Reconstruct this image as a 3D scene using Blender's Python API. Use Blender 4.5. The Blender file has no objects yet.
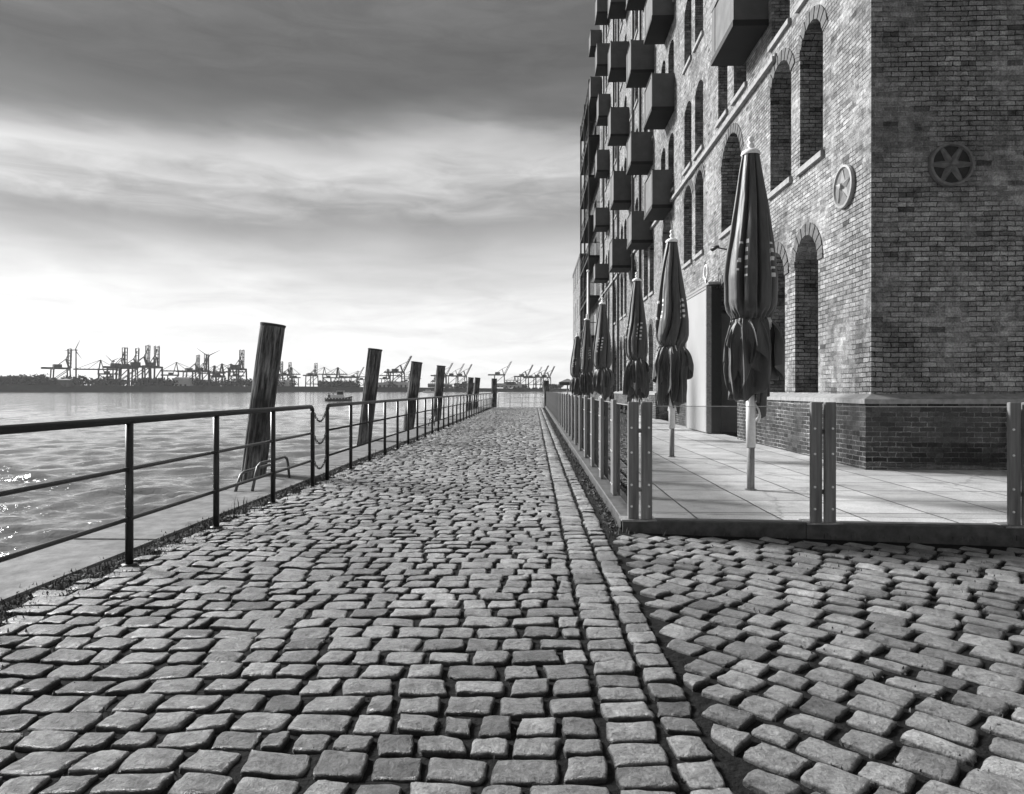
import bpy, math, random
import numpy as np
from mathutils import Vector, Matrix, noise
from mathutils.geometry import tessellate_polygon
R = math.radians
PI = math.pi
S = bpy.context.scene
COL = S.collection

# ------------------------------------------------------------------ camera
YAW = math.atan(22 / 700)
cam = bpy.data.cameras.new('camera'); cam_o = bpy.data.objects.new('camera', cam); COL.objects.link(cam_o)
cam.sensor_width = 36; cam.lens = 36 * 700 / 1024; cam.shift_y = -7 / 1024
cam.clip_start = 0.05; cam.clip_end = 12000
cam_o.location = (0, 0, 1.3); cam_o.rotation_euler = (R(90), 0, YAW)
S.camera = cam_o

# ------------------------------------------------------------------ sky and sun (soft, overcast, from the river side)
SUN = Vector((-0.75, 0.44, 0.50)).normalized()
SKY_STRENGTH = 0.10
SUN_POWER = 3.0
S.view_settings.view_transform = 'Standard'; S.view_settings.look = 'None'
S.view_settings.gamma = 1; S.view_settings.use_curve_mapping = False
S.view_settings.exposure = 1.55
sl = bpy.data.lights.new('sun', 'SUN'); sl.energy = SUN_POWER; sl.angle = R(16); sl.color = (1, 1, 1)
so = bpy.data.objects.new('sun', sl); COL.objects.link(so)
so.rotation_euler = SUN.to_track_quat('Z', 'Y').to_euler()
W = bpy.data.worlds.new('World'); S.world = W; W.use_nodes = True
nt = W.node_tree; nt.nodes.clear()
def N(nt, t, **kw):
    n = nt.nodes.new(t)
    for k, v in kw.items():
        if k.startswith('i_'):
            n.inputs[k[2:].replace('_', ' ')].default_value = v
        else: setattr(n, k, v)
    return n
def ramp(nt, stops, interp='LINEAR'):
    r = nt.nodes.new('ShaderNodeValToRGB'); e = r.color_ramp.elements; r.color_ramp.interpolation = interp
    while len(e) < len(stops): e.new(0.5)
    for el, (p, v) in zip(e, stops):
        el.position = p; el.color = (v, v, v, 1)
    return r
def math_n(nt, op, a, b=None, clamp=False):
    m = nt.nodes.new('ShaderNodeMath'); m.operation = op; m.use_clamp = clamp
    for i, x in enumerate((a, b)):
        if x is None: continue
        if isinstance(x, (int, float)): m.inputs[i].default_value = x
        else: nt.links.new(x, m.inputs[i])
    return m.outputs[0]
L = nt.links.new
sky = N(nt, 'ShaderNodeTexSky', sky_type='NISHITA', sun_disc=False)
sky.sun_elevation = math.asin(SUN.z); sky.sun_rotation = math.atan2(SUN.x, SUN.y)
sky.air_density = 1.0; sky.dust_density = 2.0
bw = N(nt, 'ShaderNodeRGBToBW'); L(sky.outputs[0], bw.inputs[0])
tc = N(nt, 'ShaderNodeTexCoord')
sep = N(nt, 'ShaderNodeSeparateXYZ'); L(tc.outputs['Generated'], sep.inputs[0])
mp = N(nt, 'ShaderNodeMapping'); mp.inputs['Scale'].default_value = (1.3, 1.3, 7.0); L(tc.outputs['Generated'], mp.inputs[0])
n1 = N(nt, 'ShaderNodeTexNoise', i_Scale=1.6, i_Detail=5.0, i_Roughness=0.5, i_Distortion=0.5); L(mp.outputs[0], n1.inputs[0])
mp2 = N(nt, 'ShaderNodeMapping'); mp2.inputs['Scale'].default_value = (3.0, 3.0, 16.0); mp2.inputs['Rotation'].default_value = (0.05, 0.12, 0); L(tc.outputs['Generated'], mp2.inputs[0])
n2 = N(nt, 'ShaderNodeTexNoise', i_Scale=2.6, i_Detail=8.0, i_Roughness=0.62, i_Distortion=0.8); L(mp2.outputs[0], n2.inputs[0])
# elevation bent by the noise, then the layered cloud deck
tilt = math_n(nt, 'MULTIPLY', sep.outputs['X'], -0.05)
e = math_n(nt, 'ADD', sep.outputs['Z'], tilt)
e = math_n(nt, 'ADD', e, math_n(nt, 'MULTIPLY', math_n(nt, 'SUBTRACT', n1.outputs[0], 0.5), 0.13))
e = math_n(nt, 'ADD', e, math_n(nt, 'MULTIPLY', math_n(nt, 'SUBTRACT', n2.outputs[0], 0.5), 0.05))
deck = ramp(nt, [(0.0, 0.49), (0.08, 0.49), (0.15, 0.41), (0.20, 0.29), (0.250, 0.12), (0.306, 0.42), (0.345, 0.14), (0.39, 0.066), (0.50, 0.09), (0.60, 0.14), (0.80, 0.26)], 'B_SPLINE')
L(e, deck.inputs[0])
fine = math_n(nt, 'ADD', math_n(nt, 'MULTIPLY', n2.outputs[0], 0.7), 0.65)
mul = math_n(nt, 'MULTIPLY', math_n(nt, 'MULTIPLY', bw.outputs[0], deck.outputs[0]), fine)
# the deck evens out the clear sky's own fall-off
even = math_n(nt, 'ADD', math_n(nt, 'MULTIPLY', mul, 0.22), math_n(nt, 'MULTIPLY', math_n(nt, 'MULTIPLY', deck.outputs[0], fine), 5.6))
# the deck is thinner ahead and to the right; dimmed behind the camera to shade camera-facing sides
az = N(nt, 'ShaderNodeMapRange'); az.inputs['From Min'].default_value = -0.6; az.inputs['From Max'].default_value = 0.9; az.inputs['To Min'].default_value = 0.85; az.inputs['To Max'].default_value = 1.02; L(math_n(nt, 'ADD', sep.outputs['Y'], math_n(nt, 'MULTIPLY', sep.outputs['X'], 0.25)), az.inputs[0])
even = math_n(nt, 'MULTIPLY', even, az.outputs[0])
bg = N(nt, 'ShaderNodeBackground'); bg.inputs['Strength'].default_value = SKY_STRENGTH; L(even, bg.inputs['Color'])
wo = N(nt, 'ShaderNodeOutputWorld'); L(bg.outputs[0], wo.inputs[0])

# ------------------------------------------------------------------ materials
MATS = {}
def new_mat(name):
    m = bpy.data.materials.new(name); m.use_nodes = True
    t = m.node_tree; b = t.nodes['Principled BSDF']; MATS[name] = m
    return m, t, b
def wcoord(t):
    g = t.nodes.new('ShaderNodeNewGeometry'); return g.outputs['Position']
def ocoord(t):
    g = t.nodes.new('ShaderNodeTexCoord'); return g.outputs['Object']
def bump(t, b, h, strength=0.3, dist=0.01, prev=None):
    n = t.nodes.new('ShaderNodeBump'); n.inputs['Strength'].default_value = strength; n.inputs['Distance'].default_value = dist
    t.links.new(h, n.inputs['Height'])
    if prev is not None: t.links.new(prev, n.inputs['Normal'])
    if b: t.links.new(n.outputs[0], b.inputs['Normal'])
    return n.outputs[0]
def plain(name, lo, hi, rough=0.6, scale=8, metal=0.0, stretch=(1, 1, 1), bs=0.2, bd=0.004, detail=6, obj=True, spec=0.5):
    m, t, b = new_mat(name)
    mp = N(t, 'ShaderNodeMapping'); mp.inputs['Scale'].default_value = stretch
    t.links.new(ocoord(t) if obj else wcoord(t), mp.inputs[0])
    n = N(t, 'ShaderNodeTexNoise', i_Scale=scale, i_Detail=detail, i_Roughness=0.6); t.links.new(mp.outputs[0], n.inputs[0])
    r = ramp(t, [(0.3, lo), (0.7, hi)]); t.links.new(n.outputs[0], r.inputs[0])
    t.links.new(r.outputs[0], b.inputs['Base Color'])
    b.inputs['Roughness'].default_value = rough; b.inputs['Metallic'].default_value = metal
    b.inputs['Specular IOR Level'].default_value = spec
    if bs: bump(t, b, n.outputs[0], bs, bd)
    return m

def brick_mat(name, c1, c2, mortar, mrt):
    m, t, b = new_mat(name); l = t.links.new
    g = t.nodes.new('ShaderNodeNewGeometry')
    ps = N(t, 'ShaderNodeSeparateXYZ'); l(g.outputs['Position'], ps.inputs[0])
    ns = N(t, 'ShaderNodeSeparateXYZ'); l(g.outputs['True Normal'], ns.inputs[0])
    fy = math_n(t, 'GREATER_THAN', math_n(t, 'ABSOLUTE', ns.outputs['Y']), 0.5)
    u = math_n(t, 'ADD', math_n(t, 'MULTIPLY', ps.outputs['X'], fy), math_n(t, 'MULTIPLY', ps.outputs['Y'], math_n(t, 'SUBTRACT', 1.0, fy)))
    # wobble of the courses
    wn = N(t, 'ShaderNodeTexNoise', i_Scale=0.8, i_Detail=2.0); l(g.outputs['Position'], wn.inputs[0])
    wf = N(t, 'ShaderNodeTexNoise', i_Scale=14.0, i_Detail=2.0); l(g.outputs['Position'], wf.inputs[0])
    z = math_n(t, 'ADD', ps.outputs['Z'], math_n(t, 'MULTIPLY', wn.outputs[0], 0.05))
    z = math_n(t, 'ADD', z, math_n(t, 'MULTIPLY', wf.outputs[0], 0.022))
    u = math_n(t, 'ADD', u, math_n(t, 'MULTIPLY', wf.outputs[0], 0.05))
    cb = N(t, 'ShaderNodeCombineXYZ'); l(u, cb.inputs[0]); l(z, cb.inputs[1])
    br = N(t, 'ShaderNodeTexBrick', offset=0.5, squash=1.0)
    l(cb.outputs[0], br.inputs[0])
    br.inputs['Color1'].default_value = (c1,) * 3 + (1,); br.inputs['Color2'].default_value = (c2,) * 3 + (1,)
    br.inputs['Mortar'].default_value = (mortar,) * 3 + (1,)
    br.inputs['Scale'].default_value = 1; br.inputs['Mortar Size'].default_value = 0.008; br.inputs['Mortar Smooth'].default_value = 0.3
    br.inputs['Brick Width'].default_value = 0.235; br.inputs['Row Height'].default_value = 0.077
    # per-brick odd ones: noise sampled on brick grid
    fl = N(t, 'ShaderNodeCombineXYZ')
    l(math_n(t, 'FLOOR', math_n(t, 'DIVIDE', u, 0.235)), fl.inputs[0]); l(math_n(t, 'FLOOR', math_n(t, 'DIVIDE', z, 0.077)), fl.inputs[1])
    wh = N(t, 'ShaderNodeTexWhiteNoise', noise_dimensions='2D'); l(fl.outputs[0], wh.inputs[0])
    odd = ramp(t, [(0.0, 0.35), (0.018, 0.4), (0.03, 0.82), (0.6, 1.0), (0.97, 1.15)]); l(wh.outputs[0], odd.inputs[0])
    big = N(t, 'ShaderNodeTexNoise', i_Scale=0.7, i_Detail=8.0, i_Roughness=0.7); l(g.outputs['Position'], big.inputs[0])
    bigr = ramp(t, [(0.3, 0.5), (0.48, 1.0), (0.7, 1.3)]); l(big.outputs[0], bigr.inputs[0])
    fn = N(t, 'ShaderNodeTexNoise', i_Scale=35.0, i_Detail=5.0, i_Roughness=0.7); l(g.outputs['Position'], fn.inputs[0])
    fnr = ramp(t, [(0.3, 0.5), (0.7, 1.4)]); l(fn.outputs[0], fnr.inputs[0])
    def mulc(a, c):
        x = N(t, 'ShaderNodeMix', data_type='RGBA', blend_type='MULTIPLY'); x.inputs[0].default_value = 1
        l(a, x.inputs[6]); l(c, x.inputs[7]); return x.outputs[2]
    mnz = N(t, 'ShaderNodeTexNoise', i_Scale=0.9, i_Detail=4.0, i_Roughness=0.6); mo = N(t, 'ShaderNodeVectorMath', operation='ADD'); mo.inputs[1].default_value = (11, 5, 3); l(g.outputs['Position'], mo.inputs[0]); l(mo.outputs[0], mnz.inputs[0])
    mr = ramp(t, [(0.38, mrt[0]), (0.50, mrt[1]), (0.62, mrt[2])]); l(mnz.outputs[0], mr.inputs[0]); l(mr.outputs[0], br.inputs['Mortar'])
    med = N(t, 'ShaderNodeTexNoise', i_Scale=6.0, i_Detail=6.0, i_Roughness=0.75); l(g.outputs['Position'], med.inputs[0])
    medr = ramp(t, [(0.32, 0.38), (0.47, 0.88), (0.56, 1.05), (0.7, 1.5)]); l(med.outputs[0], medr.inputs[0])
    c = mulc(mulc(mulc(mulc(br.outputs[0], odd.outputs[0]), bigr.outputs[0]), fnr.outputs[0]), medr.outputs[0])
    l(c, b.inputs['Base Color']); b.inputs['Roughness'].default_value = 0.85; b.inputs['Specular IOR Level'].default_value = 0.25
    h = math_n(t, 'SUBTRACT', math_n(t, 'MULTIPLY', fn.outputs[0], 0.5), br.outputs['Fac'])
    h = math_n(t, 'ADD', h, math_n(t, 'MULTIPLY', wh.outputs[0], 0.5))
    bump(t, b, h, 1.0, 0.04)
    return m
brick_mat('brick', 0.19, 0.35, 0.22, (.02, .09, .38))
brick_mat('dark_brick', 0.03, 0.09, 0.2, (.10, .25, .45))
plain('voussoir', 0.04, 0.14, 0.85, 14, bs=0.6, obj=False)
plain('sandstone', 0.18, 0.33, 0.8, 6, bs=0.5, obj=False)
plain('ledge_stone', 0.16, 0.30, 0.8, 9, bs=0.5, obj=False)
plain('black_iron', 0.012, 0.03, 0.45, 30, bs=0.3, bd=0.002)
plain('rail_paint', 0.008, 0.025, 0.38, 60, bs=0.3, bd=0.001)
plain('pale_steel', 0.35, 0.55, 0.4, 20, metal=0.3)
plain('white_paint', 0.7, 0.85, 0.5, 20, bs=0)
plain('guard_steel', 0.06, 0.2, 0.5, 25, metal=0.3)
plain('worn_steel', 0.18, 0.42, 0.45, 25, metal=0.5)
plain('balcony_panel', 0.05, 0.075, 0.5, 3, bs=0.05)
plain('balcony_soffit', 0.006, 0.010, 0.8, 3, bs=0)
plain('frosted_panel', 0.12, 0.2, 0.35, 3, bs=0)
plain('door_leaf', 0.27, 0.36, 0.5, 1.2, bs=0.05, stretch=(1, 1, .3))
plain('plaster', 0.22, 0.34, 0.8, 2, bs=0.1, obj=False)
plain('window_frame', 0.03, 0.06, 0.5, 10, bs=0)
plain('dark_stone', 0.03, 0.12, 0.9, 4, obj=False, bs=0.6, bd=0.02)
plain('white_sleeve', 0.7, 0.85, 0.5, 20, bs=0.05)
plain('bolt', 0.7, 0.9, 0.3, 20, bs=0)
plain('print', 0.6, 0.8, 0.7, 20, bs=0)
plain('far_steel', 0.02, 0.04, 0.7, 0.05, bs=0)
plain('far_pale', 0.3, 0.5, 0.7, 0.05, bs=0)
plain('far_dark', 0.03, 0.09, 0.9, 0.06, bs=0)
plain('bank_dark', 0.012, 0.03, 0.9, 0.06, bs=0)
plain('far_trees', 0.01, 0.035, 0.95, 0.1, bs=0, obj=False)
plain('boat_white', 0.7, 0.85, 0.5, 1, bs=0)
plain('boat_dark', 0.09, 0.2, 0.5, 1, bs=0)
plain('grass', 0.05, 0.13, 0.8, 3, bs=0, obj=False, spec=0.2)
plain('post_wood', 0.08, 0.26, 0.6, 22, stretch=(1, 1, .06), bs=0.5, bd=0.003)
plain('pole_wood', 0.14, 0.30, 0.6, 40, stretch=(1, 1, .08), bs=0.4, bd=0.002)
plain('kerb_steel', 0.03, 0.10, 0.5, 9, stretch=(1, 1, 1), bs=0.35, obj=False, bd=0.004)
plain('soil', 0.004, 0.016, 0.95, 28, bs=1.0, bd=0.02, obj=False, spec=0.15)

# cloth: soft sheen
m = plain('umbrella_cloth', 0.030, 0.075, 0.5, 16, bs=0.7, bd=0.012, stretch=(1, 1, .16))
m.node_tree.nodes['Principled BSDF'].inputs['Sheen Weight'].default_value = 0.25

# pile wood: streaks with deep cracks
m, t, b = new_mat('pile_wood'); l = t.links.new
mp = N(t, 'ShaderNodeMapping'); mp.inputs['Scale'].default_value = (1, 1, 0.09); l(ocoord(t), mp.inputs[0])
n = N(t, 'ShaderNodeTexNoise', i_Scale=26.0, i_Detail=8.0, i_Roughness=0.7); l(mp.outputs[0], n.inputs[0])
n_b = N(t, 'ShaderNodeTexNoise', i_Scale=1.6, i_Detail=5.0); l(ocoord(t), n_b.inputs[0])
r = ramp(t, [(0.36, 0.008), (0.46, 0.07), (0.64, 0.28)]); l(n.outputs[0], r.inputs[0])
r2 = ramp(t, [(0.38, 0.3), (0.62, 1.15)]); l(n_b.outputs[0], r2.inputs[0])
x = N(t, 'ShaderNodeMix', data_type='RGBA', blend_type='MULTIPLY'); x.inputs[0].default_value = 1
l(r.outputs[0], x.inputs[6]); l(r2.outputs[0], x.inputs[7]); l(x.outputs[2], b.inputs['Base Color'])
b.inputs['Roughness'].default_value = 0.8; bump(t, b, n.outputs[0], 1.0, 0.02)

# granite setts: colour per stone from attribute, rough mottled top
m, t, b = new_mat('granite_sett'); l = t.links.new
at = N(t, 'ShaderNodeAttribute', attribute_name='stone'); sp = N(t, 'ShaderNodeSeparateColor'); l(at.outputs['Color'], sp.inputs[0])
pos = wcoord(t)
na = N(t, 'ShaderNodeTexNoise', i_Scale=70.0, i_Detail=7.0, i_Roughness=0.8); l(pos, na.inputs[0])
nb = N(t, 'ShaderNodeTexNoise', i_Scale=9.0, i_Detail=5.0, i_Roughness=0.6); l(pos, nb.inputs[0])
nm = N(t, 'ShaderNodeTexNoise', i_Scale=30.0, i_Detail=6.0, i_Roughness=0.75, i_Distortion=0.4); l(pos, nm.inputs[0])
rm = ramp(t, [(0.33, 0.45), (0.46, 0.92), (0.6, 1.1), (0.7, 1.35)]); l(nm.outputs[0], rm.inputs[0])
nc = N(t, 'ShaderNodeTexNoise', i_Scale=0.9, i_Detail=4.0, i_Roughness=0.6); l(pos, nc.inputs[0])
ra = ramp(t, [(0.3, 0.5), (0.5, 0.95), (0.7, 1.45)]); l(na.outputs[0], ra.inputs[0])
rb = ramp(t, [(0.3, 0.55), (0.5, 1.0), (0.7, 1.3)]); l(nb.outputs[0], rb.inputs[0])
rc = ramp(t, [(0.3, 0.8), (0.7, 1.15)]); l(nc.outputs[0], rc.inputs[0])
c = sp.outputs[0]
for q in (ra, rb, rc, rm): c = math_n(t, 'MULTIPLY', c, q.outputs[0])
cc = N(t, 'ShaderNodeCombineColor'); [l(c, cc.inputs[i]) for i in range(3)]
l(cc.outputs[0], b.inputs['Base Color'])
rr = N(t, 'ShaderNodeMapRange'); rr.inputs['To Min'].default_value = 0.20; rr.inputs['To Max'].default_value = 0.52; l(nb.outputs[0], rr.inputs[0]); l(rr.outputs[0], b.inputs['Roughness'])
b.inputs['Specular IOR Level'].default_value = 0.5
h = math_n(t, 'ADD', math_n(t, 'MULTIPLY', na.outputs[0], 0.4), math_n(t, 'ADD', nb.outputs[0], nm.outputs[0]))
bump(t, b, h, 1.0, 0.03)

# terrace slabs
m, t, b = new_mat('terrace_slab'); l = t.links.new
pos = wcoord(t)
wv = N(t, 'ShaderNodeTexNoise', i_Scale=1.5, i_Detail=3.0); l(pos, wv.inputs[0])
vm = N(t, 'ShaderNodeVectorMath', operation='SCALE'); vm.inputs['Scale'].default_value = 0.03; l(wv.outputs['Color'], vm.inputs[0])
va = N(t, 'ShaderNodeVectorMath', operation='ADD'); l(pos, va.inputs[0]); l(vm.outputs[0], va.inputs[1])
br = N(t, 'ShaderNodeTexBrick', offset=0.0); l(va.outputs[0], br.inputs[0])
br.inputs['Color1'].default_value = (.46, .46, .46, 1); br.inputs['Color2'].default_value = (.62, .62, .62, 1); br.inputs['Mortar'].default_value = (.05, .05, .05, 1)
br.inputs['Scale'].default_value = 1; br.inputs['Brick Width'].default_value = 0.78; br.inputs['Row Height'].default_value = 0.78
br.inputs['Mortar Size'].default_value = 0.014; br.inputs['Mortar Smooth'].default_value = 0.5
ns_ = N(t, 'ShaderNodeTexNoise', i_Scale=2.2, i_Detail=8.0, i_Roughness=0.68); l(pos, ns_.inputs[0])
nf = N(t, 'ShaderNodeTexNoise', i_Scale=70.0, i_Detail=4.0); l(pos, nf.inputs[0])
r1 = ramp(t, [(0.28, 0.5), (0.42, 0.85), (0.55, 1.0), (0.72, 1.2)]); l(ns_.outputs[0], r1.inputs[0])
r2 = ramp(t, [(0.3, 0.7), (0.7, 1.25)]); l(nf.outputs[0], r2.inputs[0])
x = N(t, 'ShaderNodeMix', data_type='RGBA', blend_type='MULTIPLY'); x.inputs[0].default_value = 1; l(br.outputs[0], x.inputs[6]); l(r1.outputs[0], x.inputs[7])
y = N(t, 'ShaderNodeMix', data_type='RGBA', blend_type='MULTIPLY'); y.inputs[0].default_value = 1; l(x.outputs[2], y.inputs[6]); l(r2.outputs[0], y.inputs[7])
vo = N(t, 'ShaderNodeTexVoronoi', feature='DISTANCE_TO_EDGE', i_Scale=0.3); vm2 = N(t, 'ShaderNodeVectorMath', operation='SCALE'); vm2.inputs['Scale'].default_value = 0.5; l(ns_.outputs['Color'], vm2.inputs[0]); va2 = N(t, 'ShaderNodeVectorMath', operation='ADD'); l(pos, va2.inputs[0]); l(vm2.outputs[0], va2.inputs[1]); l(va2.outputs[0], vo.inputs[0])
rv = ramp(t, [(0.0, 0.6), (0.004, 0.8), (0.008, 1.0)]); l(vo.outputs[0], rv.inputs[0])
yc = N(t, 'ShaderNodeMix', data_type='RGBA', blend_type='MULTIPLY'); yc.inputs[0].default_value = 1; l(y.outputs[2], yc.inputs[6]); l(rv.outputs[0], yc.inputs[7])
l(yc.outputs[2], b.inputs['Base Color']); b.inputs['Roughness'].default_value = 0.6
h = math_n(t, 'SUBTRACT', math_n(t, 'MULTIPLY', nf.outputs[0], 0.2), br.outputs['Fac'])
bump(t, b, h, 0.5, 0.01)

plain('concrete', 0.05, 0.19, 0.85, 5, obj=False, bs=0.8, bd=0.02, detail=12)
plain('quay_wall', 0.05, 0.14, 0.8, 1.5, obj=False, bs=0.6, bd=0.03)

# water
m, t, b = new_mat('river_water'); l = t.links.new
pos = wcoord(t)
b.inputs['Base Color'].default_value = (.16, .16, .16, 1); b.inputs['Roughness'].default_value = 0.06; b.inputs['IOR'].default_value = 1.33
prev = None
for sc, st, d, strch in ((0.10, 0.3, 0.20, (1, 1.6, 1)), (0.7, 0.4, 0.08, (1, 1.5, 1)), (4.0, 0.9, 0.04, (1, 1.3, 1))):
    mp = N(t, 'ShaderNodeMapping'); mp.inputs['Scale'].default_value = strch; mp.inputs['Rotation'].default_value = (0, 0, 0.35 * sc); l(pos, mp.inputs[0])
    n = N(t, 'ShaderNodeTexNoise', i_Scale=sc, i_Detail=4.0, i_Roughness=0.6, i_Distortion=0.4); l(mp.outputs[0], n.inputs[0])
    prev = bump(t, None, n.outputs[0], st, d, prev)
l(prev, b.inputs['Normal'])

# thin clear glass
m, t, b = new_mat('clear_glass'); l = t.links.new
t.nodes.remove(b)
tr = N(t, 'ShaderNodeBsdfTransparent'); tr.inputs[0].default_value = (.93, .93, .93, 1)
gl = N(t, 'ShaderNodeBsdfGlossy'); gl.inputs['Roughness'].default_value = 0.02
fr = N(t, 'ShaderNodeFresnel', i_IOR=1.5); mx = N(t, 'ShaderNodeMixShader')
l(fr.outputs[0], mx.inputs[0]); l(tr.outputs[0], mx.inputs[1]); l(gl.outputs[0], mx.inputs[2]); l(mx.outputs[0], t.nodes['Material Output'].inputs[0])
m, t, b = new_mat('window_glass'); b.inputs['Base Color'].default_value = (.01, .01, .01, 1); b.inputs['Roughness'].default_value = 0.08

# ------------------------------------------------------------------ mesh helpers
class MB:
    def __init__(s): s.v = []; s.f = []; s.mi = []
    def add(s, vs, fs, mi=0):
        o = len(s.v); s.v += [tuple(p) for p in vs]; s.f += [tuple(i + o for i in f) for f in fs]; s.mi += [mi] * len(fs); return s
    def box(s, x0, x1, y0, y1, z0, z1, mi=0):
        v = [(x, y, z) for z in (z0, z1) for y in (y0, y1) for x in (x0, x1)]
        return s.add(v, [(0, 2, 3, 1), (4, 5, 7, 6), (0, 1, 5, 4), (2, 6, 7, 3), (0, 4, 6, 2), (1, 3, 7, 5)], mi)
    def bev(s, x0, x1, y0, y1, z0, z1, b=0.005, mi=0):       # box with chamfered edges
        v = []; xs = (x0, x1); ys = (y0, y1); zs = (z0, z1); idx = {}
        for i in (0, 1):
            for j in (0, 1):
                for k in (0, 1):
                    sx, sy, sz = 1 - 2 * i, 1 - 2 * j, 1 - 2 * k
                    for ax in range(3):
                        p = [xs[i] + sx * b, ys[j] + sy * b, zs[k] + sz * b]; p[ax] = (xs[i], ys[j], zs[k])[ax]
                        idx[i, j, k, ax] = len(v); v.append(p)
        f = []
        for ax, (a, c) in ((0, (1, 2)), (1, (2, 0)), (2, (0, 1))):
            for side in (0, 1):
                q = []
                for (m_, n_) in ((0, 0), (1, 0), (1, 1), (0, 1)):
                    k = [0, 0, 0]; k[ax] = side; k[a] = m_; k[c] = n_; q.append(idx[k[0], k[1], k[2], ax])
                f.append(q if side else q[::-1])
        for ax in range(3):
            a, c = (ax + 1) % 3, (ax + 2) % 3
            for m_ in (0, 1):
                for n_ in (0, 1):
                    k0 = [0, 0, 0]; k0[a] = m_; k0[c] = n_; k1 = list(k0); k1[ax] = 1
                    q = [idx[(*k0, a)], idx[(*k1, a)], idx[(*k1, c)], idx[(*k0, c)]]
                    f.append(q if (m_ ^ n_) else q[::-1])
        for i in (0, 1):
            for j in (0, 1):
                for k in (0, 1):
                    q = [idx[i, j, k, 0], idx[i, j, k, 1], idx[i, j, k, 2]]
                    f.append(q if (i + j + k) % 2 else q[::-1])
        return s.add(v, f, mi)
    def tube(s, pts, r, n=10, mi=0, cap=True):
        pts = [Vector(p) for p in pts]; rs = r if isinstance(r, (list, tuple)) else [r] * len(pts)
        vs = []; up = Vector((0, 0, 1))
        for i, p in enumerate(pts):
            d = (pts[min(i + 1, len(pts) - 1)] - pts[max(i - 1, 0)]).normalized()
            a = d.cross(up)
            if a.length < 0.1: a = d.cross(Vector((1, 0, 0)))
            a.normalize(); c = a.cross(d)
            if i and (pa.dot(a) < 0): a = -a; c = -c
            pa = a
            for k in range(n):
                t = 2 * PI * k / n; vs.append(p + a * rs[i] * math.cos(t) + c * rs[i] * math.sin(t))
        fs = [(i * n + k, i * n + (k + 1) % n, (i + 1) * n + (k + 1) % n, (i + 1) * n + k) for i in range(len(pts) - 1) for k in range(n)]
        if cap: fs += [tuple(range(n))[::-1], tuple(range((len(pts) - 1) * n, len(pts) * n))]
        return s.add(vs, fs, mi)
    def bar(s, a, c, w, h=None, mi=0):
        a = Vector(a); c = Vector(c); h = h or w; d = (c - a).normalized()
        u = d.cross(Vector((0, 0, 1)))
        if u.length < 1e-3: u = Vector((1, 0, 0))
        u.normalize(); q = u.cross(d)
        vs = [p + u * sx * w / 2 + q * sy * h / 2 for p in (a, c) for sx, sy in ((-1, -1), (1, -1), (1, 1), (-1, 1))]
        return s.add(vs, [(0, 3, 2, 1), (4, 5, 6, 7), (0, 1, 5, 4), (1, 2, 6, 5), (2, 3, 7, 6), (3, 0, 4, 7)], mi)
    def lathe(s, prof, n=24, mi=0, c=(0, 0, 0)):
        vs = []; fs = []
        for r, z in prof:
            for k in range(n): vs.append((c[0] + r * math.cos(2 * PI * k / n), c[1] + r * math.sin(2 * PI * k / n), c[2] + z))
        for i in range(len(prof) - 1):
            for k in range(n): fs.append((i * n + k, i * n + (k + 1) % n, (i + 1) * n + (k + 1) % n, (i + 1) * n + k))
        return s.add(vs, fs, mi)
    def build(s, name, mats, parent=None, smooth=False, loc=None):
        me = bpy.data.meshes.new(name); me.from_pydata(s.v, [], s.f)
        for mm in ([mats] if isinstance(mats, str) else mats): me.materials.append(MATS[mm])
        if any(s.mi): me.polygons.foreach_set('material_index', s.mi)
        if smooth: me.shade_smooth()
        me.update()
        o = bpy.data.objects.new(name, me); COL.objects.link(o)
        if parent: o.parent = parent
        if loc: o.location = loc
        return o
def np_mesh(name, V, F, mat, smooth=True, parent=None):
    me = bpy.data.meshes.new(name); V = np.asarray(V, np.float32); F = np.asarray(F, np.int32); k = F.shape[1]
    me.vertices.add(len(V)); me.vertices.foreach_set('co', V.ravel())
    me.loops.add(F.size); me.loops.foreach_set('vertex_index', F.ravel())
    me.polygons.add(len(F)); me.polygons.foreach_set('loop_start', np.arange(0, F.size, k, dtype=np.int32))
    me.materials.append(MATS[mat]); me.update(calc_edges=True); me.validate()
    if smooth: me.shade_smooth()
    o = bpy.data.objects.new(name, me); COL.objects.link(o); o.parent = parent
    return o
def tag(o, label=None, cat=None, group=None, kind=None):
    for k, v in (('label', label), ('category', cat), ('group', group), ('kind', kind)):
        if v: o[k] = v
    return o
def empty(name, loc, label=None, cat=None, group=None, rz=0):
    o = bpy.data.objects.new(name, None); COL.objects.link(o); o.location = loc; o.rotation_euler.z = rz
    return tag(o, label, cat, group)
def copy_obj(o, parent=None):
    c = o.copy(); COL.objects.link(c)
    if parent: c.parent = parent
    return c
def copy_tree(o, parent=None):
    c = copy_obj(o, parent)
    for ch in list(o.children): copy_tree(ch, c)
    return c
def structure(o): return tag(o, kind='structure')

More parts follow.
